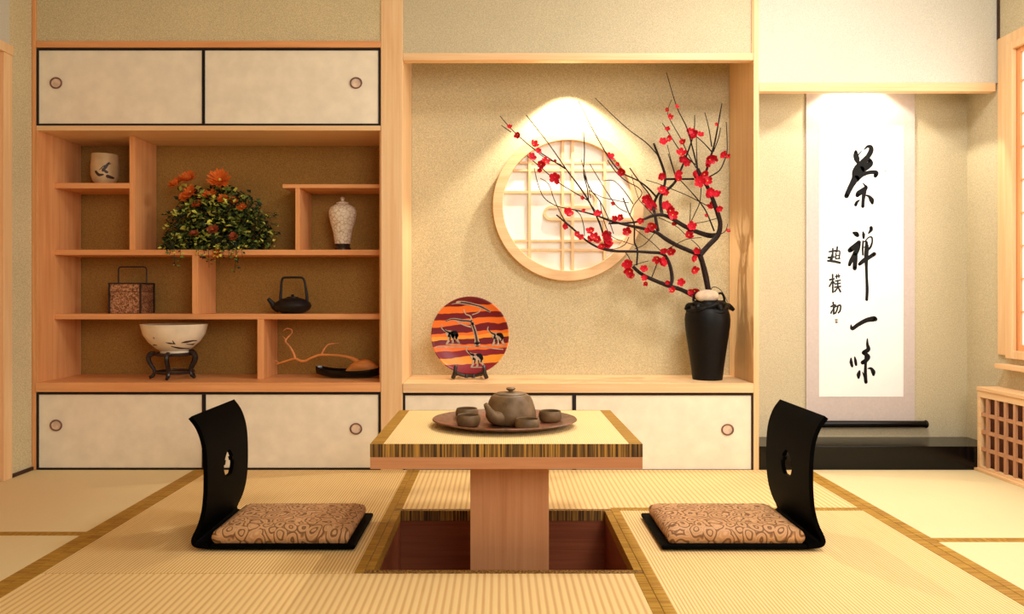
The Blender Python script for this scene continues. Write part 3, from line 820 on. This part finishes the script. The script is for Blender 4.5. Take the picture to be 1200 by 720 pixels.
for s in range(4):
    mb = petal_flower(ROOTP, 1., 5, 1, None, .85, .35+.2*(s % 3), True, 1+(s % 2), s)
    protos.append((mb, s))
FL = [(597,149,3),(607,158,4),(625,170,5),(631,177,4),(623,184,5),(634,193,5),(639,190,5),(632,200,3),(650,208,6),(682,232,2.5),(653,213,3),(651,188,2),
 (715,184,5),(729,202,5),(724,193,2.5),(665,249,6),(662,265,4),(693,271,5),(696,279,5),(710,275,6),(712,283,6),(700,281,5),(690,281,4),(680,278,4),(713,288,5),(705,289,4),
 (735,272,5),(700,251,5),(721,256,3.5),(727,255,4),(719,238,2.5),(757,234,6),(762,240,6),(751,258,4),(676,275,3.5),(684,247,2.5),
 (793,125,2.5),(782,128,2.5),(785,138,3.5),(782,151,3),(777,166,4.5),(782.5,163,4),(806,155,4.5),(813,158,6),(821,158,3.5),(800,167,4),(798,181,5.5),(801,188,5),(805,191,4),
 (831,187,6),(836,186,5),(829,192,4),(847,181,4.5),(852,183,3),(839,146,2),(775,207,5),(794,205,5.5),(795,211,4),(775,224,5),(780,226,4),(780,241,5.5),(785,247,6),(788,252,5.5),
 (816,206,6.5),(820,213,6),(825,204,5.5),(829,212,5),(832,226,6),(840,228,4.5),(829,230,3.5),(835,243,5),(843,245,4),(811,265,5),(807,276,5.5),(764,264,5.5),(759,270,3.5),(767,243,3),
 (790,262,3),(853,271,2.5),(827,253,2.5),(735,309,6),(738,318,6),(741,325,4),(754,315,4.5),(755,326,3.5),(757,332,3),(770,303,5),(776,308,6),(778,294,4),(786,296,5),
 (788,341,4),(782,331,3),(798,331,4.5),(814,341,5.5),(807,342,3.5),(813,303,4.5),(817,294,4),(813,317,5),(834,335,4),(690,142,1.8)]
FL = FL[:98]
blp = []
for (mb, s) in protos:
    m2 = MB(); m2.v = [Vector(p) for p in mb.v]; m2.f = mb.f; m2.mi = mb.mi
    blp.append((m2, s))
def pmat(s): return ['red', 'pink', 'yellow'] if s % 3 else ['red', 'red', 'pink']
first = {}
for j, (px, py, sz_) in enumerate(FL):
    s = j % 4
    best = None; bd = 1e9
    for (qx, qy), q in NODE.items():
        d = (qx-px)**2+(qy-py)**2
        if d < bd: bd = d; best = q
    D = min(best, BK-.075)-.012
    if s not in first:
        o = part('blossom', blp[s][0], pmat(s), t); first[s] = o
    else:
        o = first[s].copy(); COL.objects.link(o)
    p = W(px, py, D); o.location = p-ROOTP
    r = sz_*1.12*D/FPX; o.scale = (r, r, r)
    o.rotation_euler = (Matrix.Rotation(random.uniform(-.6, .6), 3, 'Z') @ Matrix.Rotation(PI/2+random.uniform(-.6, .6), 3, 'X') @ Matrix.Rotation(random.uniform(0, 6.3), 3, 'Z')).to_euler()

# ------------------------------------------------------------------ plate on easel
PR = .176; PD_ = 3.43
PC = W(551, 393, PD_)
tilt = math.radians(6)
PB = Vector((PC.x, PD_, PC.z-PR))
t = thing('display_plate', 'round plate with orange and maroon bands, trees and elephants on a small black easel', 'plate', PB)
mb = MB(); rot = Matrix.Rotation(PI/2, 3, 'X')
mb.lathe([(.001,-.004),(.10,-.004),(.16,.004),(PR,.014),(PR+.001,.017),(PR-.003,.018),(.16,.009),(.10,.001),(.001,.001)], PC, 72, 0, 1, 1, rot)
pl = part('plate_disc', mb, 'plate', t, smooth=True)
def onplate(x, y):
    p = W(500+x/6.545, 340+y/6.545, PD_); r = math.hypot(p.x-PC.x, p.z-PC.z)
    h = .001 if r < .10 else .001+(r-.10)/.06*.008 if r < .16 else .009+(r-.16)/.017*.009
    return Vector((p.x, PD_-h-lay[0], p.z))
lay = [.0008]
tree = [[(165,110,10),(230,95,22),(300,100,26),(370,115,20),(420,130,22),(485,165,14)], [(285,150,8),(300,185,8),(335,200,10),(345,235,14)], [(415,140,8),(400,170,8),(350,190,8)],
 [(145,240,8),(200,225,18),(270,235,22),(330,240,22),(355,260,24)], [(235,245,8),(290,270,10),(345,285,12)], [(350,260,26),(368,310,28),(380,360,26),(388,415,44)], [(65,435,8),(180,440,8),(300,435,8),(420,432,8),(520,450,8),(610,455,8)]]
def elephant(x, y, s=1.):
    q = lambda a, b, w: (x+a*s, y+b*s, w*s)
    cream = [[q(-50,-60,7), q(-55,-35,9), q(-30,-15,15), q(0,0,20)], [q(0,10,50), q(45,20,56)], [q(5,20,20), q(0,60,18), q(-15,85,14)], [q(30,30,20), q(35,60,18), q(25,88,14)], [q(55,25,22), q(65,60,18), q(80,80,12)], [q(-20,92,8), q(90,92,8)]]
    black = [[q(-45,-35,5), q(-25,-12,9), q(5,2,12)], [q(25,0,20), q(50,5,34), q(62,25,26)], [q(5,5,12), q(0,30,16)], [q(12,30,10), q(8,60,8)], [q(62,30,14), q(58,50,10)], [q(38,40,8), q(42,70,8)]]
    return cream, black
for nm, strokes, m_, dl in (('painted_tree', tree, 'cream', 0),):
    mb = MB(); brush(mb, strokes, onplate, 1); part(nm, mb, 'cream', pl)
    lay[0] = .0012; mb = MB()
    inner = [[(a, b, w*.5) for a, b, w in st] for st in strokes[:1]+strokes[3:4]+strokes[5:6]]
    brush(mb, inner, onplate, 1); part(nm, mb, 'decor', pl); lay[0] = .0008
for (x, y, s) in ((170, 325, 1.), (520, 340, .95), (360, 500, 1.)):
    a, b = elephant(x, y, s); lay[0] = .0010; mb = MB(); brush(mb, a, onplate, 1, 4)
    e_ = part('painted_elephant', mb, 'cream', pl); lay[0] = .0016; mb = MB(); brush(mb, b, onplate, 1, 4); part('painted_body', mb, 'ink', e_)
# easel
zf = zn+.0006
mb = MB(); ez = PB.z
for sgn in (-1, 1):
    x = PC.x+sgn*.068
    mb.tube([(x*1+sgn*.008, PD_-.045, zf+.007), (x, PD_-.05, zf+.030), (x-sgn*.004, PD_-.044, zf+.060), (x-sgn*.006, PD_-.024, zf+.050)], [.010,.009,.0075,.005], 8, 3)
    mb.tube([(x, PD_-.042, zf+.02), (x-sgn*.012, PD_+.02, zf+.016), (x-sgn*.02, PD_+.07, zf+.007)], [.006,.006,.006], 8, 3)
    mb.tube([(x-sgn*.006, PD_+.005, zf+.02), (x-sgn*.014, PD_+.010, zf+.06), (x-sgn*.03, PD_+.024, zf+.12)], [.006,.005,.004], 8, 3)
mb.tube([(PC.x-.07, PD_-.045, zf+.036), (PC.x-.03, PD_-.036, zf+.018), (PC.x+.03, PD_-.036, zf+.018), (PC.x+.07, PD_-.045, zf+.036)], .008, 8, 3)
for dx in (-.016, .016): mb.tube([(PC.x+dx, PD_-.036, zf+.022), (PC.x+dx, PD_-.040, zf+.007)], [.008,.008], 8)
mb.tube([(PC.x-.04, PD_+.022, zf+.11), (PC.x+.04, PD_+.022, zf+.11)], .004, 8)
part('easel', mb, 'standw', t, 'black carved easel', smooth=True)

# ------------------------------------------------------------------ things on the display shelves
def on_lathe(prof, c, px0, py0, s, D0, eps=.0007):
    """lay a stroke point on the camera-facing side of a turned form"""
    pr = sorted(prof, key=lambda q: q[1])
    def rad(z):
        for (r0, z0), (r1, z1) in zip(pr, pr[1:]):
            if z0 <= z <= z1 and z1 > z0: return r0+(r1-r0)*(z-z0)/(z1-z0)
        return pr[-1][0] if z > pr[-1][1] else pr[0][0]
    def f(x, y):
        p = W(px0+x/s, py0+y/s, D0); dx = p.x-c.x; dz_ = p.z-c.z; r = rad(dz_)+eps
        dx = max(-r*.98, min(r*.98, dx)); return Vector((c.x+dx, c.y-math.sqrt(r*r-dx*dx), c.z+dz_))
    return f
# beige cup, top left
c = Vector((wx(123, 3.47), 3.47, s1+.0005)); k = 3.47/FPX
prof = [(9.5*k,0),(10.5*k,3*k),(13.5*k,6*k),(15*k,12*k),(15.3*k,22*k),(14.6*k,30*k),(14.2*k,36.5*k)]
t = thing('lidless_jar', 'beige stoneware jar painted with dark blossoms on the top left shelf', 'jar', c)
mb = MB(); mb.lathe(prof+[(13.2*k,36.5*k),(13.5*k,28*k),(12*k,8*k),(.001,6*k)], c, 48); part('body', mb, 'cupcream', t, smooth=True)
f = on_lathe(prof, c, 0, 140, 4.5, 3.41); mb = MB()
brush(mb, [[(565,225,6),(552,250,14),(540,270,10)], [(540,262,10),(556,276,14)], [(505,275,12),(520,292,16),(540,290,8)], [(560,298,18),(572,302,14)], [(525,265,4),(545,245,4),(570,230,4)], [(598,285,8),(600,300,12)]], f, 1)
part('painted_blossom', mb, 'decor', t)
# white relief vase
c = Vector((wx(401.5, 3.47), 3.47, s2+.0005)); k = 3.47/FPX
t = thing('relief_vase', 'small ivory lidded vase with raised pattern on the right shelf', 'vase', c)
mb = MB(); mb.lathe([(9.8*k,0),(9.8*k,3*k),(8.4*k,5*k),(9*k,8*k)], c, 32); part('foot', mb, 'standw', t, 'dark foot', smooth=True)
mb = MB(); mb.lathe([(9*k,8*k),(9.5*k,12*k),(11*k,22*k),(14*k,33*k),(15.9*k,41*k),(16*k,46*k),(14.4*k,50.5*k),(9*k,54*k),(7*k,55*k)], c, 48); part('body', mb, 'relief', t, smooth=True)
mb = MB(); mb.lathe([(7.5*k,55*k),(7*k,56.5*k),(3*k,58*k),(1.6*k,59*k),(2.6*k,61*k),(1.5*k,63*k),(.001,63.3*k)], c, 32); part('lid', mb, 'relief', t, smooth=True)
# picnic box
k = 3.44/FPX; bx0, bx1 = wx(128, 3.44), wx(164.5, 3.44); by0, by1 = 3.44, 3.575; bz = s3+.0006; bh = wz(331.5, 3.44)-bz
t = thing('tiered_box', 'square copper brown woven box with tall wire handle on the left shelf', 'box', ((bx0+bx1)/2, (by0+by1)/2, bz))
part('body', MB().box(bx0+.002, bx1-.002, by0+.002, by1-.002, bz, bz+bh*.70), 'weave', t, bevel=.002)
part('lid', MB().box(bx0+.002, bx1-.002, by0+.002, by1-.002, bz+bh*.715, bz+bh*.97), 'weave', t, bevel=.002)
mb = MB(); e = .0035
for x in (bx0, bx1):
    for y in (by0, by1): mb.box(x-e, x+e, y-e, y+e, bz, bz+bh)
for y in (by0, by1): mb.box(bx0+e, bx1-e, y-e, y+e, bz+bh-.006, bz+bh)
for x in (bx0, bx1): mb.box(x-e, x+e, by0+e, by1-e, bz+bh-.006, bz+bh)
part('frame', mb, 'standw', t, 'dark frame')
mb = MB(); xm0, xm1 = bx0+.018, bx1-.006; ym = (by0+by1)/2-.02; zt_ = wz(313, ym)
mb.tube([(xm0, ym, bz+bh-.004), (xm0, ym, zt_-.012), (xm0+.004, ym, zt_-.003), (xm0+.012, ym, zt_), (xm1-.012+.012, ym, zt_), (xm1+.008, ym, zt_-.003), (xm1+.012, ym, zt_-.012), (xm1+.012, ym, bz+bh-.004)], .0035, 8)
part('handle', mb, 'standw', t, smooth=True)
# iron kettle
c = Vector((wx(343, 3.46), 3.46, s3+.0006)); k = 3.46/FPX
t = thing('iron_kettle', 'small black iron kettle with upright handle on the middle right shelf', 'kettle', c)
mb = MB(); mb.lathe([(12*k,0),(14*k,1*k),(19.5*k,4.5*k),(21.5*k,9*k),(19.5*k,13*k),(14*k,16.5*k),(8*k,18.2*k),(.001,19*k)], c, 48); part('body', mb, 'iron', t, smooth=True)
mb = MB(); mb.lathe([(7*k,18*k),(6.5*k,19.3*k),(2*k,20*k),(1.4*k,20.5*k),(2*k,21.8*k),(.001,22.5*k)], c, 24); part('lid', mb, 'iron', t, smooth=True)
mb = MB(); mb.tube([c+Vector((-15*k,-2*k,6*k)), c+Vector((-20*k,-3*k,8*k)), c+Vector((-23*k,-4*k,12*k)), c+Vector((-27.5*k,-5*k,17.5*k))], [5.5*k,4.5*k,3*k,1.8*k], 12, 4); part('spout', mb, 'iron', t, smooth=True)
mb = MB(); mb.tube([c+Vector((a*k,0,b*k)) for a, b in ((-14.5,15),(-14,22),(-13.5,28),(-13,37),(-11.5,41),(-8,42),(8,42),(12,41),(14,37),(15.5,28),(16.5,22),(17,14))], [1.7*k,1.7*k,1.5*k,1.3*k,1.3*k,1.3*k,1.3*k,1.3*k,1.3*k,1.5*k,1.7*k,1.7*k], 10, 3)
part('handle', mb, 'iron', t, smooth=True)
# bowl on carved stand
zcnt = wz(448.5)+.0006
c = Vector((wx(204.5, 3.41), 3.41, zcnt)); k = 3.41/FPX
t = thing('bowl_stand', 'dark carved five-legged stand under the painted bowl on the counter', 'stand', c)
mb = MB(); n = 5
for i in range(n):
    mb = MB(); a = 2*PI*i/n-PI/2+.1; d = Vector((math.cos(a), math.sin(a), 0))
    mb.tube([c+d*r_*k+Vector((0,0,z_*k)) for r_, z_ in ((20,30),(25,29),(28,25),(26,18),(21.5,10),(23,4),(27,1.9))], [2.2*k,3.2*k,3*k,2.4*k,2*k,2.2*k,1.8*k], 8, 3)
    part('leg', mb, 'standw', t, smooth=True)
mb = MB(); mb.tube([c+Vector((20*k*math.cos(2*PI*i/40), 20*k*math.sin(2*PI*i/40), 28.5*k)) for i in range(41)], 2*k, 8); part('top_ring', mb, 'standw', t, smooth=True)
mb = MB(); mb.tube([c+Vector((21*k*math.cos(2*PI*i/40), 21*k*math.sin(2*PI*i/40), 7.5*k)) for i in range(41)], 1.6*k, 8); part('bottom_ring', mb, 'standw', t, smooth=True)
cb = c+Vector((0,0,28.5*k))
prof = [(14.5*k,0),(15.5*k,1*k),(15.5*k,4*k),(20*k,7*k),(28*k,14*k),(34*k,23*k),(37*k,35*k)]
t = thing('painted_bowl', 'large cream bowl painted with dark leaves on the carved stand', 'bowl', cb)
mb = MB(); mb.lathe(prof+[(36*k,35*k),(33*k,24*k),(27*k,16*k),(18*k,9.5*k),(.001,8.5*k)], cb, 64); part('body', mb, 'porc', t, smooth=True)
f = on_lathe(prof, cb, 160, 370, 9, 3.30)
for st in ([[(310,285,4),(345,295,18),(390,300,10)], [(380,265,6),(388,300,16)], [(345,328,8),(400,350,22),(470,362,6)], [(450,292,6),(490,285,22),(540,275,14),(560,285,8)], [(480,310,6),(520,318,20),(550,300,8)],
 [(580,255,18),(620,235,14),(680,195,6)], [(590,262,14),(640,262,16),(668,275,8)], [(605,318,6),(650,292,12)], [(190,232,10),(194,240,12)], [(140,318,8),(165,314,12),(192,318,8)], [(700,140,12),(706,155,12)]]):
    mb = MB(); brush(mb, [st], f, 1); part('painted_leaf', mb, 'decor', t)
# driftwood on black tray
zz = zcnt
c = W(410, 440, 3.40)
t = thing('boat_tray', 'long black boat-shaped tray under the driftwood on the counter', 'tray', (c.x, 3.42, zz))
k = 3.41/FPX; mb = MB(); vs = []; NS = 28; NW = 10
xa, xb = wx(370, 3.41), wx(446)-.012
for lay_ in (0, 1):
    for i in range(NS+1):
        u = i/NS; x = xa+(xb-xa)*u; wdt = .062*math.sin(PI*(.06+.88*u))**.6
        for j in range(NW+1):
            v = j/NW*2-1; hh = .006+.030*abs(v)**2.2*1+.020*(abs(2*u-1))**3
            if lay_ == 1: hh -= .008
            vs.append((x, 3.43+v*wdt, zz+max(0.0, hh)))
st = (NS+1)*(NW+1); fs = []
for i in range(NS):
    for j in range(NW):
        a = i*(NW+1)+j; fs += [(a, a+1, a+NW+2, a+NW+1), (st+a, st+a+NW+1, st+a+NW+2, st+a+1)]
for i in range(NS):
    for j in (0, NW):
        a = i*(NW+1)+j; b_ = a+NW+1; fs.append((a, b_, st+b_, st+a))
for j in range(NW):
    for i in (0, NS):
        a = i*(NW+1)+j; fs.append((a, a+1, st+a+1, st+a))
mb.add(vs, fs); part('tray_body', mb, 'black', t, smooth=True)
Dd = 3.43
def dp(px, py, dy=0): return W(px, py, Dd+dy)
t = thing('driftwood', 'orange driftwood piece with a long reaching twig on the black tray', 'driftwood', (wx(424, Dd), Dd, zz+.012))
mb = MB(); q = Dd/FPX
mb.tube([dp(443,436), dp(437,432), dp(430,429.5), dp(421,430), dp(413,433), dp(406,437)], [3*q,6*q,8*q,8*q,6*q,2.5*q], 12, 4)
mb.tube([dp(421,430), dp(419.6,425), dp(414,421), dp(407.8,418.7), dp(398,417), dp(386,416.3), dp(374.7,416.3), dp(369,418), dp(363,420.5), dp(357,423.4), dp(351,422.7), dp(346,420.5), dp(341,421.5), dp(333,424), dp(324,427)],
        [5*q,3.6*q,2.4*q,1.9*q,1.6*q,1.5*q,1.5*q,1.5*q,1.5*q,1.5*q,1.5*q,1.3*q,1.2*q,1.1*q,.7*q], 8, 4)
mb.tube([dp(426,430), dp(430,424,.01), dp(435,427,.01), dp(441,433,.0)], [3*q,2*q,2*q,2.5*q], 8, 4)
part('root_piece', mb, 'drift', t, smooth=True)
mb = MB()
mb.tube([dp(346,420.5), dp(344.5,415), dp(340,407), dp(334.6,400.5), dp(337,396), dp(342,390.5), dp(341.5,386.5), dp(336,385.2), dp(332,388)], [1.4*q,1.2*q,1.1*q,1.1*q,.9*q,.8*q,.6*q,.5*q,.3*q], 7, 4)
part('twig', mb, 'twigtan', t, smooth=True); mb = MB()
mb.tube([dp(377,416), dp(379,411), dp(384,404.5), dp(390,403), dp(397,402.7)], [1.2*q,1.1*q,.9*q,.7*q,.4*q], 7, 4)
part('twig', mb, 'twigtan', t, smooth=True); mb = MB()
mb.tube([dp(327,425.8), dp(323,422.5)], [.7*q,.4*q], 6); part('twig', mb, 'twigtan', t, smooth=True); mb = MB(); mb.tube([dp(336,399), dp(331,394)], [.6*q,.3*q], 6)
part('twig', mb, 'twigtan', t, smooth=True)

# ------------------------------------------------------------------ flowering plant on shelf
PC_ = Vector((wx(256, 3.44), 3.455, s2+.0006)); k = 3.44/FPX
t = thing('potted_flowers', 'bushy potted plant with orange flowers and trailing leaves on the middle shelf', 'plant', PC_)
mb = MB(); mb.lathe([(.045,0),(.058,.012),(.066,.05),(.062,.058),(.058,.052),(.001,.05)], PC_, 32); part('pot', mb, 'standw', t, smooth=True)
rnd = random.Random(21)
def leaf(mb, p, L, mi, n=None):
    a = rnd.uniform(0, 2*PI); el = rnd.uniform(-.7, .9); d = Vector((math.cos(a)*math.cos(el), math.sin(a)*math.cos(el), math.sin(el)))
    s = d.cross(Vector((rnd.uniform(-.5, .5), rnd.uniform(-1, .1), rnd.uniform(.3, 1)))).normalized(); w = L*rnd.uniform(.27, .40); up = s.cross(d)*L*.12
    mb.add([p, p+d*L*.4+s*w+up, p+d*L*.4-s*w+up, p+d*L, p+d*L*.45], [(0,1,4),(1,3,4),(0,4,2),(4,3,2)], mi)
mb = MB()
blobs = [(232,262,30,26,520),(258,268,34,34,700),(288,272,28,30,480),(215,278,22,20,190),(262,236,26,20,280),(236,240,20,18,200),(258,236,9,20,90),(222,230,14,12,90),(288,240,14,16,110),(298,286,22,13,130),(255,288,44,14,420),(206,286,16,12,140)]
for (bx_, by_, rx, rz, cnt) in blobs:
    for _ in range(cnt):
        while True:
            u = Vector((rnd.uniform(-1,1), rnd.uniform(-1,1), rnd.uniform(-1,1)))
            if .25 < u.length < 1: break
        D = 3.44+u.y*min(rx, 26)*k*.9; D = max(3.34, min(D, BK-.03))
        p = W(bx_+u.x*rx, by_-u.z*rz, D)
        if p.z < s2+.004 and D > SD-.01: p.z = s2+.006
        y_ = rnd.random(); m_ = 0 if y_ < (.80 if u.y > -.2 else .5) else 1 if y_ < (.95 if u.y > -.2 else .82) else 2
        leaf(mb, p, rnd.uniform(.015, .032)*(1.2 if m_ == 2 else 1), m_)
for _ in range(60):  # outward stems
    sgn = rnd.choice((-1, 1, 1)); x0_ = 256+sgn*rnd.uniform(10, 25); x1_ = (rnd.uniform(300, 326) if sgn > 0 else rnd.uniform(190, 205)); y0_ = rnd.uniform(240, 280); y1_ = rnd.uniform(250, 288) if rnd.random() < .8 else 290
    D = 3.44+rnd.uniform(-.07, .06)
    pts = [W(x0_, y0_, D), W((x0_+x1_)/2, min(y0_, y1_)-rnd.uniform(-2, 10), D-.01), W(x1_, y1_, D-.01)]
    mb.tube(pts, [.0016,.0012,.0008], 4, 4, 0); P2, _ = catmull(pts, [0]*3, 6)
    for p in P2[3:]: leaf(mb, p+Vector((rnd.uniform(-.004,.004),)*3), rnd.uniform(.010, .02), 0 if rnd.random() < .6 else 1)
    leaf(mb, P2[-1], .02, 0 if rnd.random() < .5 else 2)
for (x_, yb, n_) in ((205,312,12),(198,300,8),(212,306,10),(240,303,12),(250,308,16),(262,304,14),(257,312,12),(275,318,16),(279,310,14),(268,306,12),(232,300,8),(285,303,8),(245,314,8)):
    D = SD-.012-rnd.uniform(0, .03); pts = [W(x_+rnd.uniform(-6,6), 284, D+.02), W(x_+rnd.uniform(-2,2), 293, D), W(x_, yb, D-.003)]
    mb.tube(pts, [.0016,.0012,.0008], 4, 4, 0); P2, _ = catmull(pts, [0]*3, 8)
    for i in range(n_): leaf(mb, P2[rnd.randrange(4, len(P2))]+Vector((rnd.uniform(-.012,.012), rnd.uniform(-.01,0), rnd.uniform(-.005,.005))), rnd.uniform(.011, .022), rnd.choice((0,0,1,2)))
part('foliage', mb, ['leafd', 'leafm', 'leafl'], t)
mb0 = petal_flower(PC_, 1., 20, 1, None, .24, .35, True, 4, 5)
fo = None
for (px, py, r, tl, m_) in ((207,217,11,-.5,0),(222,211,13,-.2,0),(258,212,14,.25,0),(224,226,9,-.4,0),(246,229,8,0,0),(232,241,8,-.2,0),(262,234,7,.3,0),(273,236,6,.4,0),(283,243,6,.4,0),(217,231,7,-.5,0),(250,270,7,0,1),(228,275,6,0,1),(274,278,6,0,1),(255,296,6,0,0)):
    D = 3.40 if py < 250 else 3.355
    if m_ == 0:
        if fo is None: fo = part('flower', mb0, ['orange', 'orange', 'yellow'], t, 'orange flower head'); o = fo
        else: o = fo.copy(); COL.objects.link(o)
    else:
        if 'r1' not in first: first['r1'] = part('flower', mb0, ['rust', 'rust', 'orange'], t, 'dull rust flower head'); o = first['r1']
        else: o = first['r1'].copy(); COL.objects.link(o)
    p = W(px, py, D); o.location = p-PC_; rr_ = r*D/FPX; o.scale = (rr_, rr_, rr_*1.2)
    o.rotation_euler = (Matrix.Rotation(tl, 3, 'Y') @ Matrix.Rotation(.85+rnd.uniform(-.3,.3), 3, 'X') @ Matrix.Rotation(rnd.uniform(0, 6), 3, 'Z')).to_euler()

# ------------------------------------------------------------------ lattice cover on the right
LXF = 2.066; yF = FR-.002; yN = 1.5; zT = .3615
t = thing('radiator_cover', 'long low wooden lattice cover under the right window', 'radiator cover', (LXF+.045, 2.4, 0))
part('top_board', MB().box(LXF-.004, XR-.0005, yN, yF, zT-.016, zT), 'wy', t, bevel=.0015)
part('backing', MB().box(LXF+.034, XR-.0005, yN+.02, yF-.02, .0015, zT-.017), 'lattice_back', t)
mb = MB(); mb.box(LXF, LXF+.02, yN, yF, zT-.044, zT-.0165); mb.box(LXF, LXF+.02, yN, yF, .0015, .022)
mb.box(LXF, LXF+.02, yF-.018, yF, .022, zT-.044); mb.box(LXF, LXF+.02, yN, yN+.02, .022, zT-.044)
part('face_frame', mb, 'wy', t, bevel=.001)
mb = MB(); y = yF-.018-.043
while y > yN+.03: mb.box(LXF+.002, LXF+.013, y-.0065, y+.0065, .022, zT-.044); y -= .056
for i in range(1, 4):
    z = .022+(zT-.066)*i/4; mb.box(LXF+.005, LXF+.018, yN+.02, yF-.018, z-.007, z+.007)
part('lattice', mb, 'lat', t)
part('end_panel', MB().box(LXF+.021, XR-.0005, yF-.016, yF, .0015, zT-.0165), 'wz', t)
mb = MB(); mb.box(LXF-.014, LXF, yN, yF, .0015, .0115); part('floor_strip', mb, 'wy', t)

# ------------------------------------------------------------------ lights
def area(name, loc, rot, size, energy, col, sy=None):
    l = bpy.data.lights.new(name, 'AREA'); l.energy = energy; l.color = col; l.size = size
    if sy: l.shape = 'RECTANGLE'; l.size_y = sy
    o = bpy.data.objects.new(name, l); COL.objects.link(o); o.location = loc; o.rotation_euler = rot; return o
def spot(name, loc, target, deg, energy, col, blend=.1, rad=.015):
    l = bpy.data.lights.new(name, 'SPOT'); l.energy = energy; l.color = col; l.spot_size = math.radians(deg); l.spot_blend = blend; l.shadow_soft_size = rad
    o = bpy.data.objects.new(name, l); COL.objects.link(o); o.location = loc
    d = Vector(target)-Vector(loc); o.rotation_euler = d.to_track_quat('-Z', 'Y').to_euler(); return o
WARM = (1, .84, .60)
area('ceiling_lamp_light', (1.15, 2.1, 2.30), (math.radians(8), 0, 0), .42, 23, (1, 1, 1))
area('front_fill_light', (.9, -.5, 1.7), (math.radians(72), 0, math.radians(12)), 1.3, 36, (1, .985, .955))  # added fill with no fixture, brightens the floor and lower doors
area('window_daylight', (XR-.06, 2.2, 1.15), (0, math.radians(90), 0), 1.2, 10, (1, .98, .95), 1.7)
spot('niche_downlight', (RC.x, BK-.15, 1.825), (RC.x, BK-.15, 0), 100, 42, (1, .90, .72), .3)
spot('alcove_downlight', (wx(1000, AB), AB-.115, 1.80), (wx(1000, AB), AB-.115, 0), 112, 14, (1, .92, .76), .12)
w = bpy.data.worlds.new('World'); S.world = w; w.use_nodes = True
w.node_tree.nodes['Background'].inputs['Color'].default_value = (1, .86, .66, 1)
w.node_tree.nodes['Background'].inputs['Strength'].default_value = .22

# ------------------------------------------------------------------ camera
cam = bpy.data.cameras.new('camera'); co = bpy.data.objects.new('camera', cam); COL.objects.link(co)
co.location = (0, 0, EYE); co.rotation_euler = (PI/2, 0, 0)
cam.sensor_width = 36; cam.lens = FPX/1200*36; cam.shift_x = .0125; cam.shift_y = -.0125; cam.clip_start = .05
S.camera = co
vs_ = S.view_settings
vs_.view_transform = 'Standard'; vs_.look = 'None'; vs_.gamma = 1; vs_.use_curve_mapping = False; vs_.exposure = .22
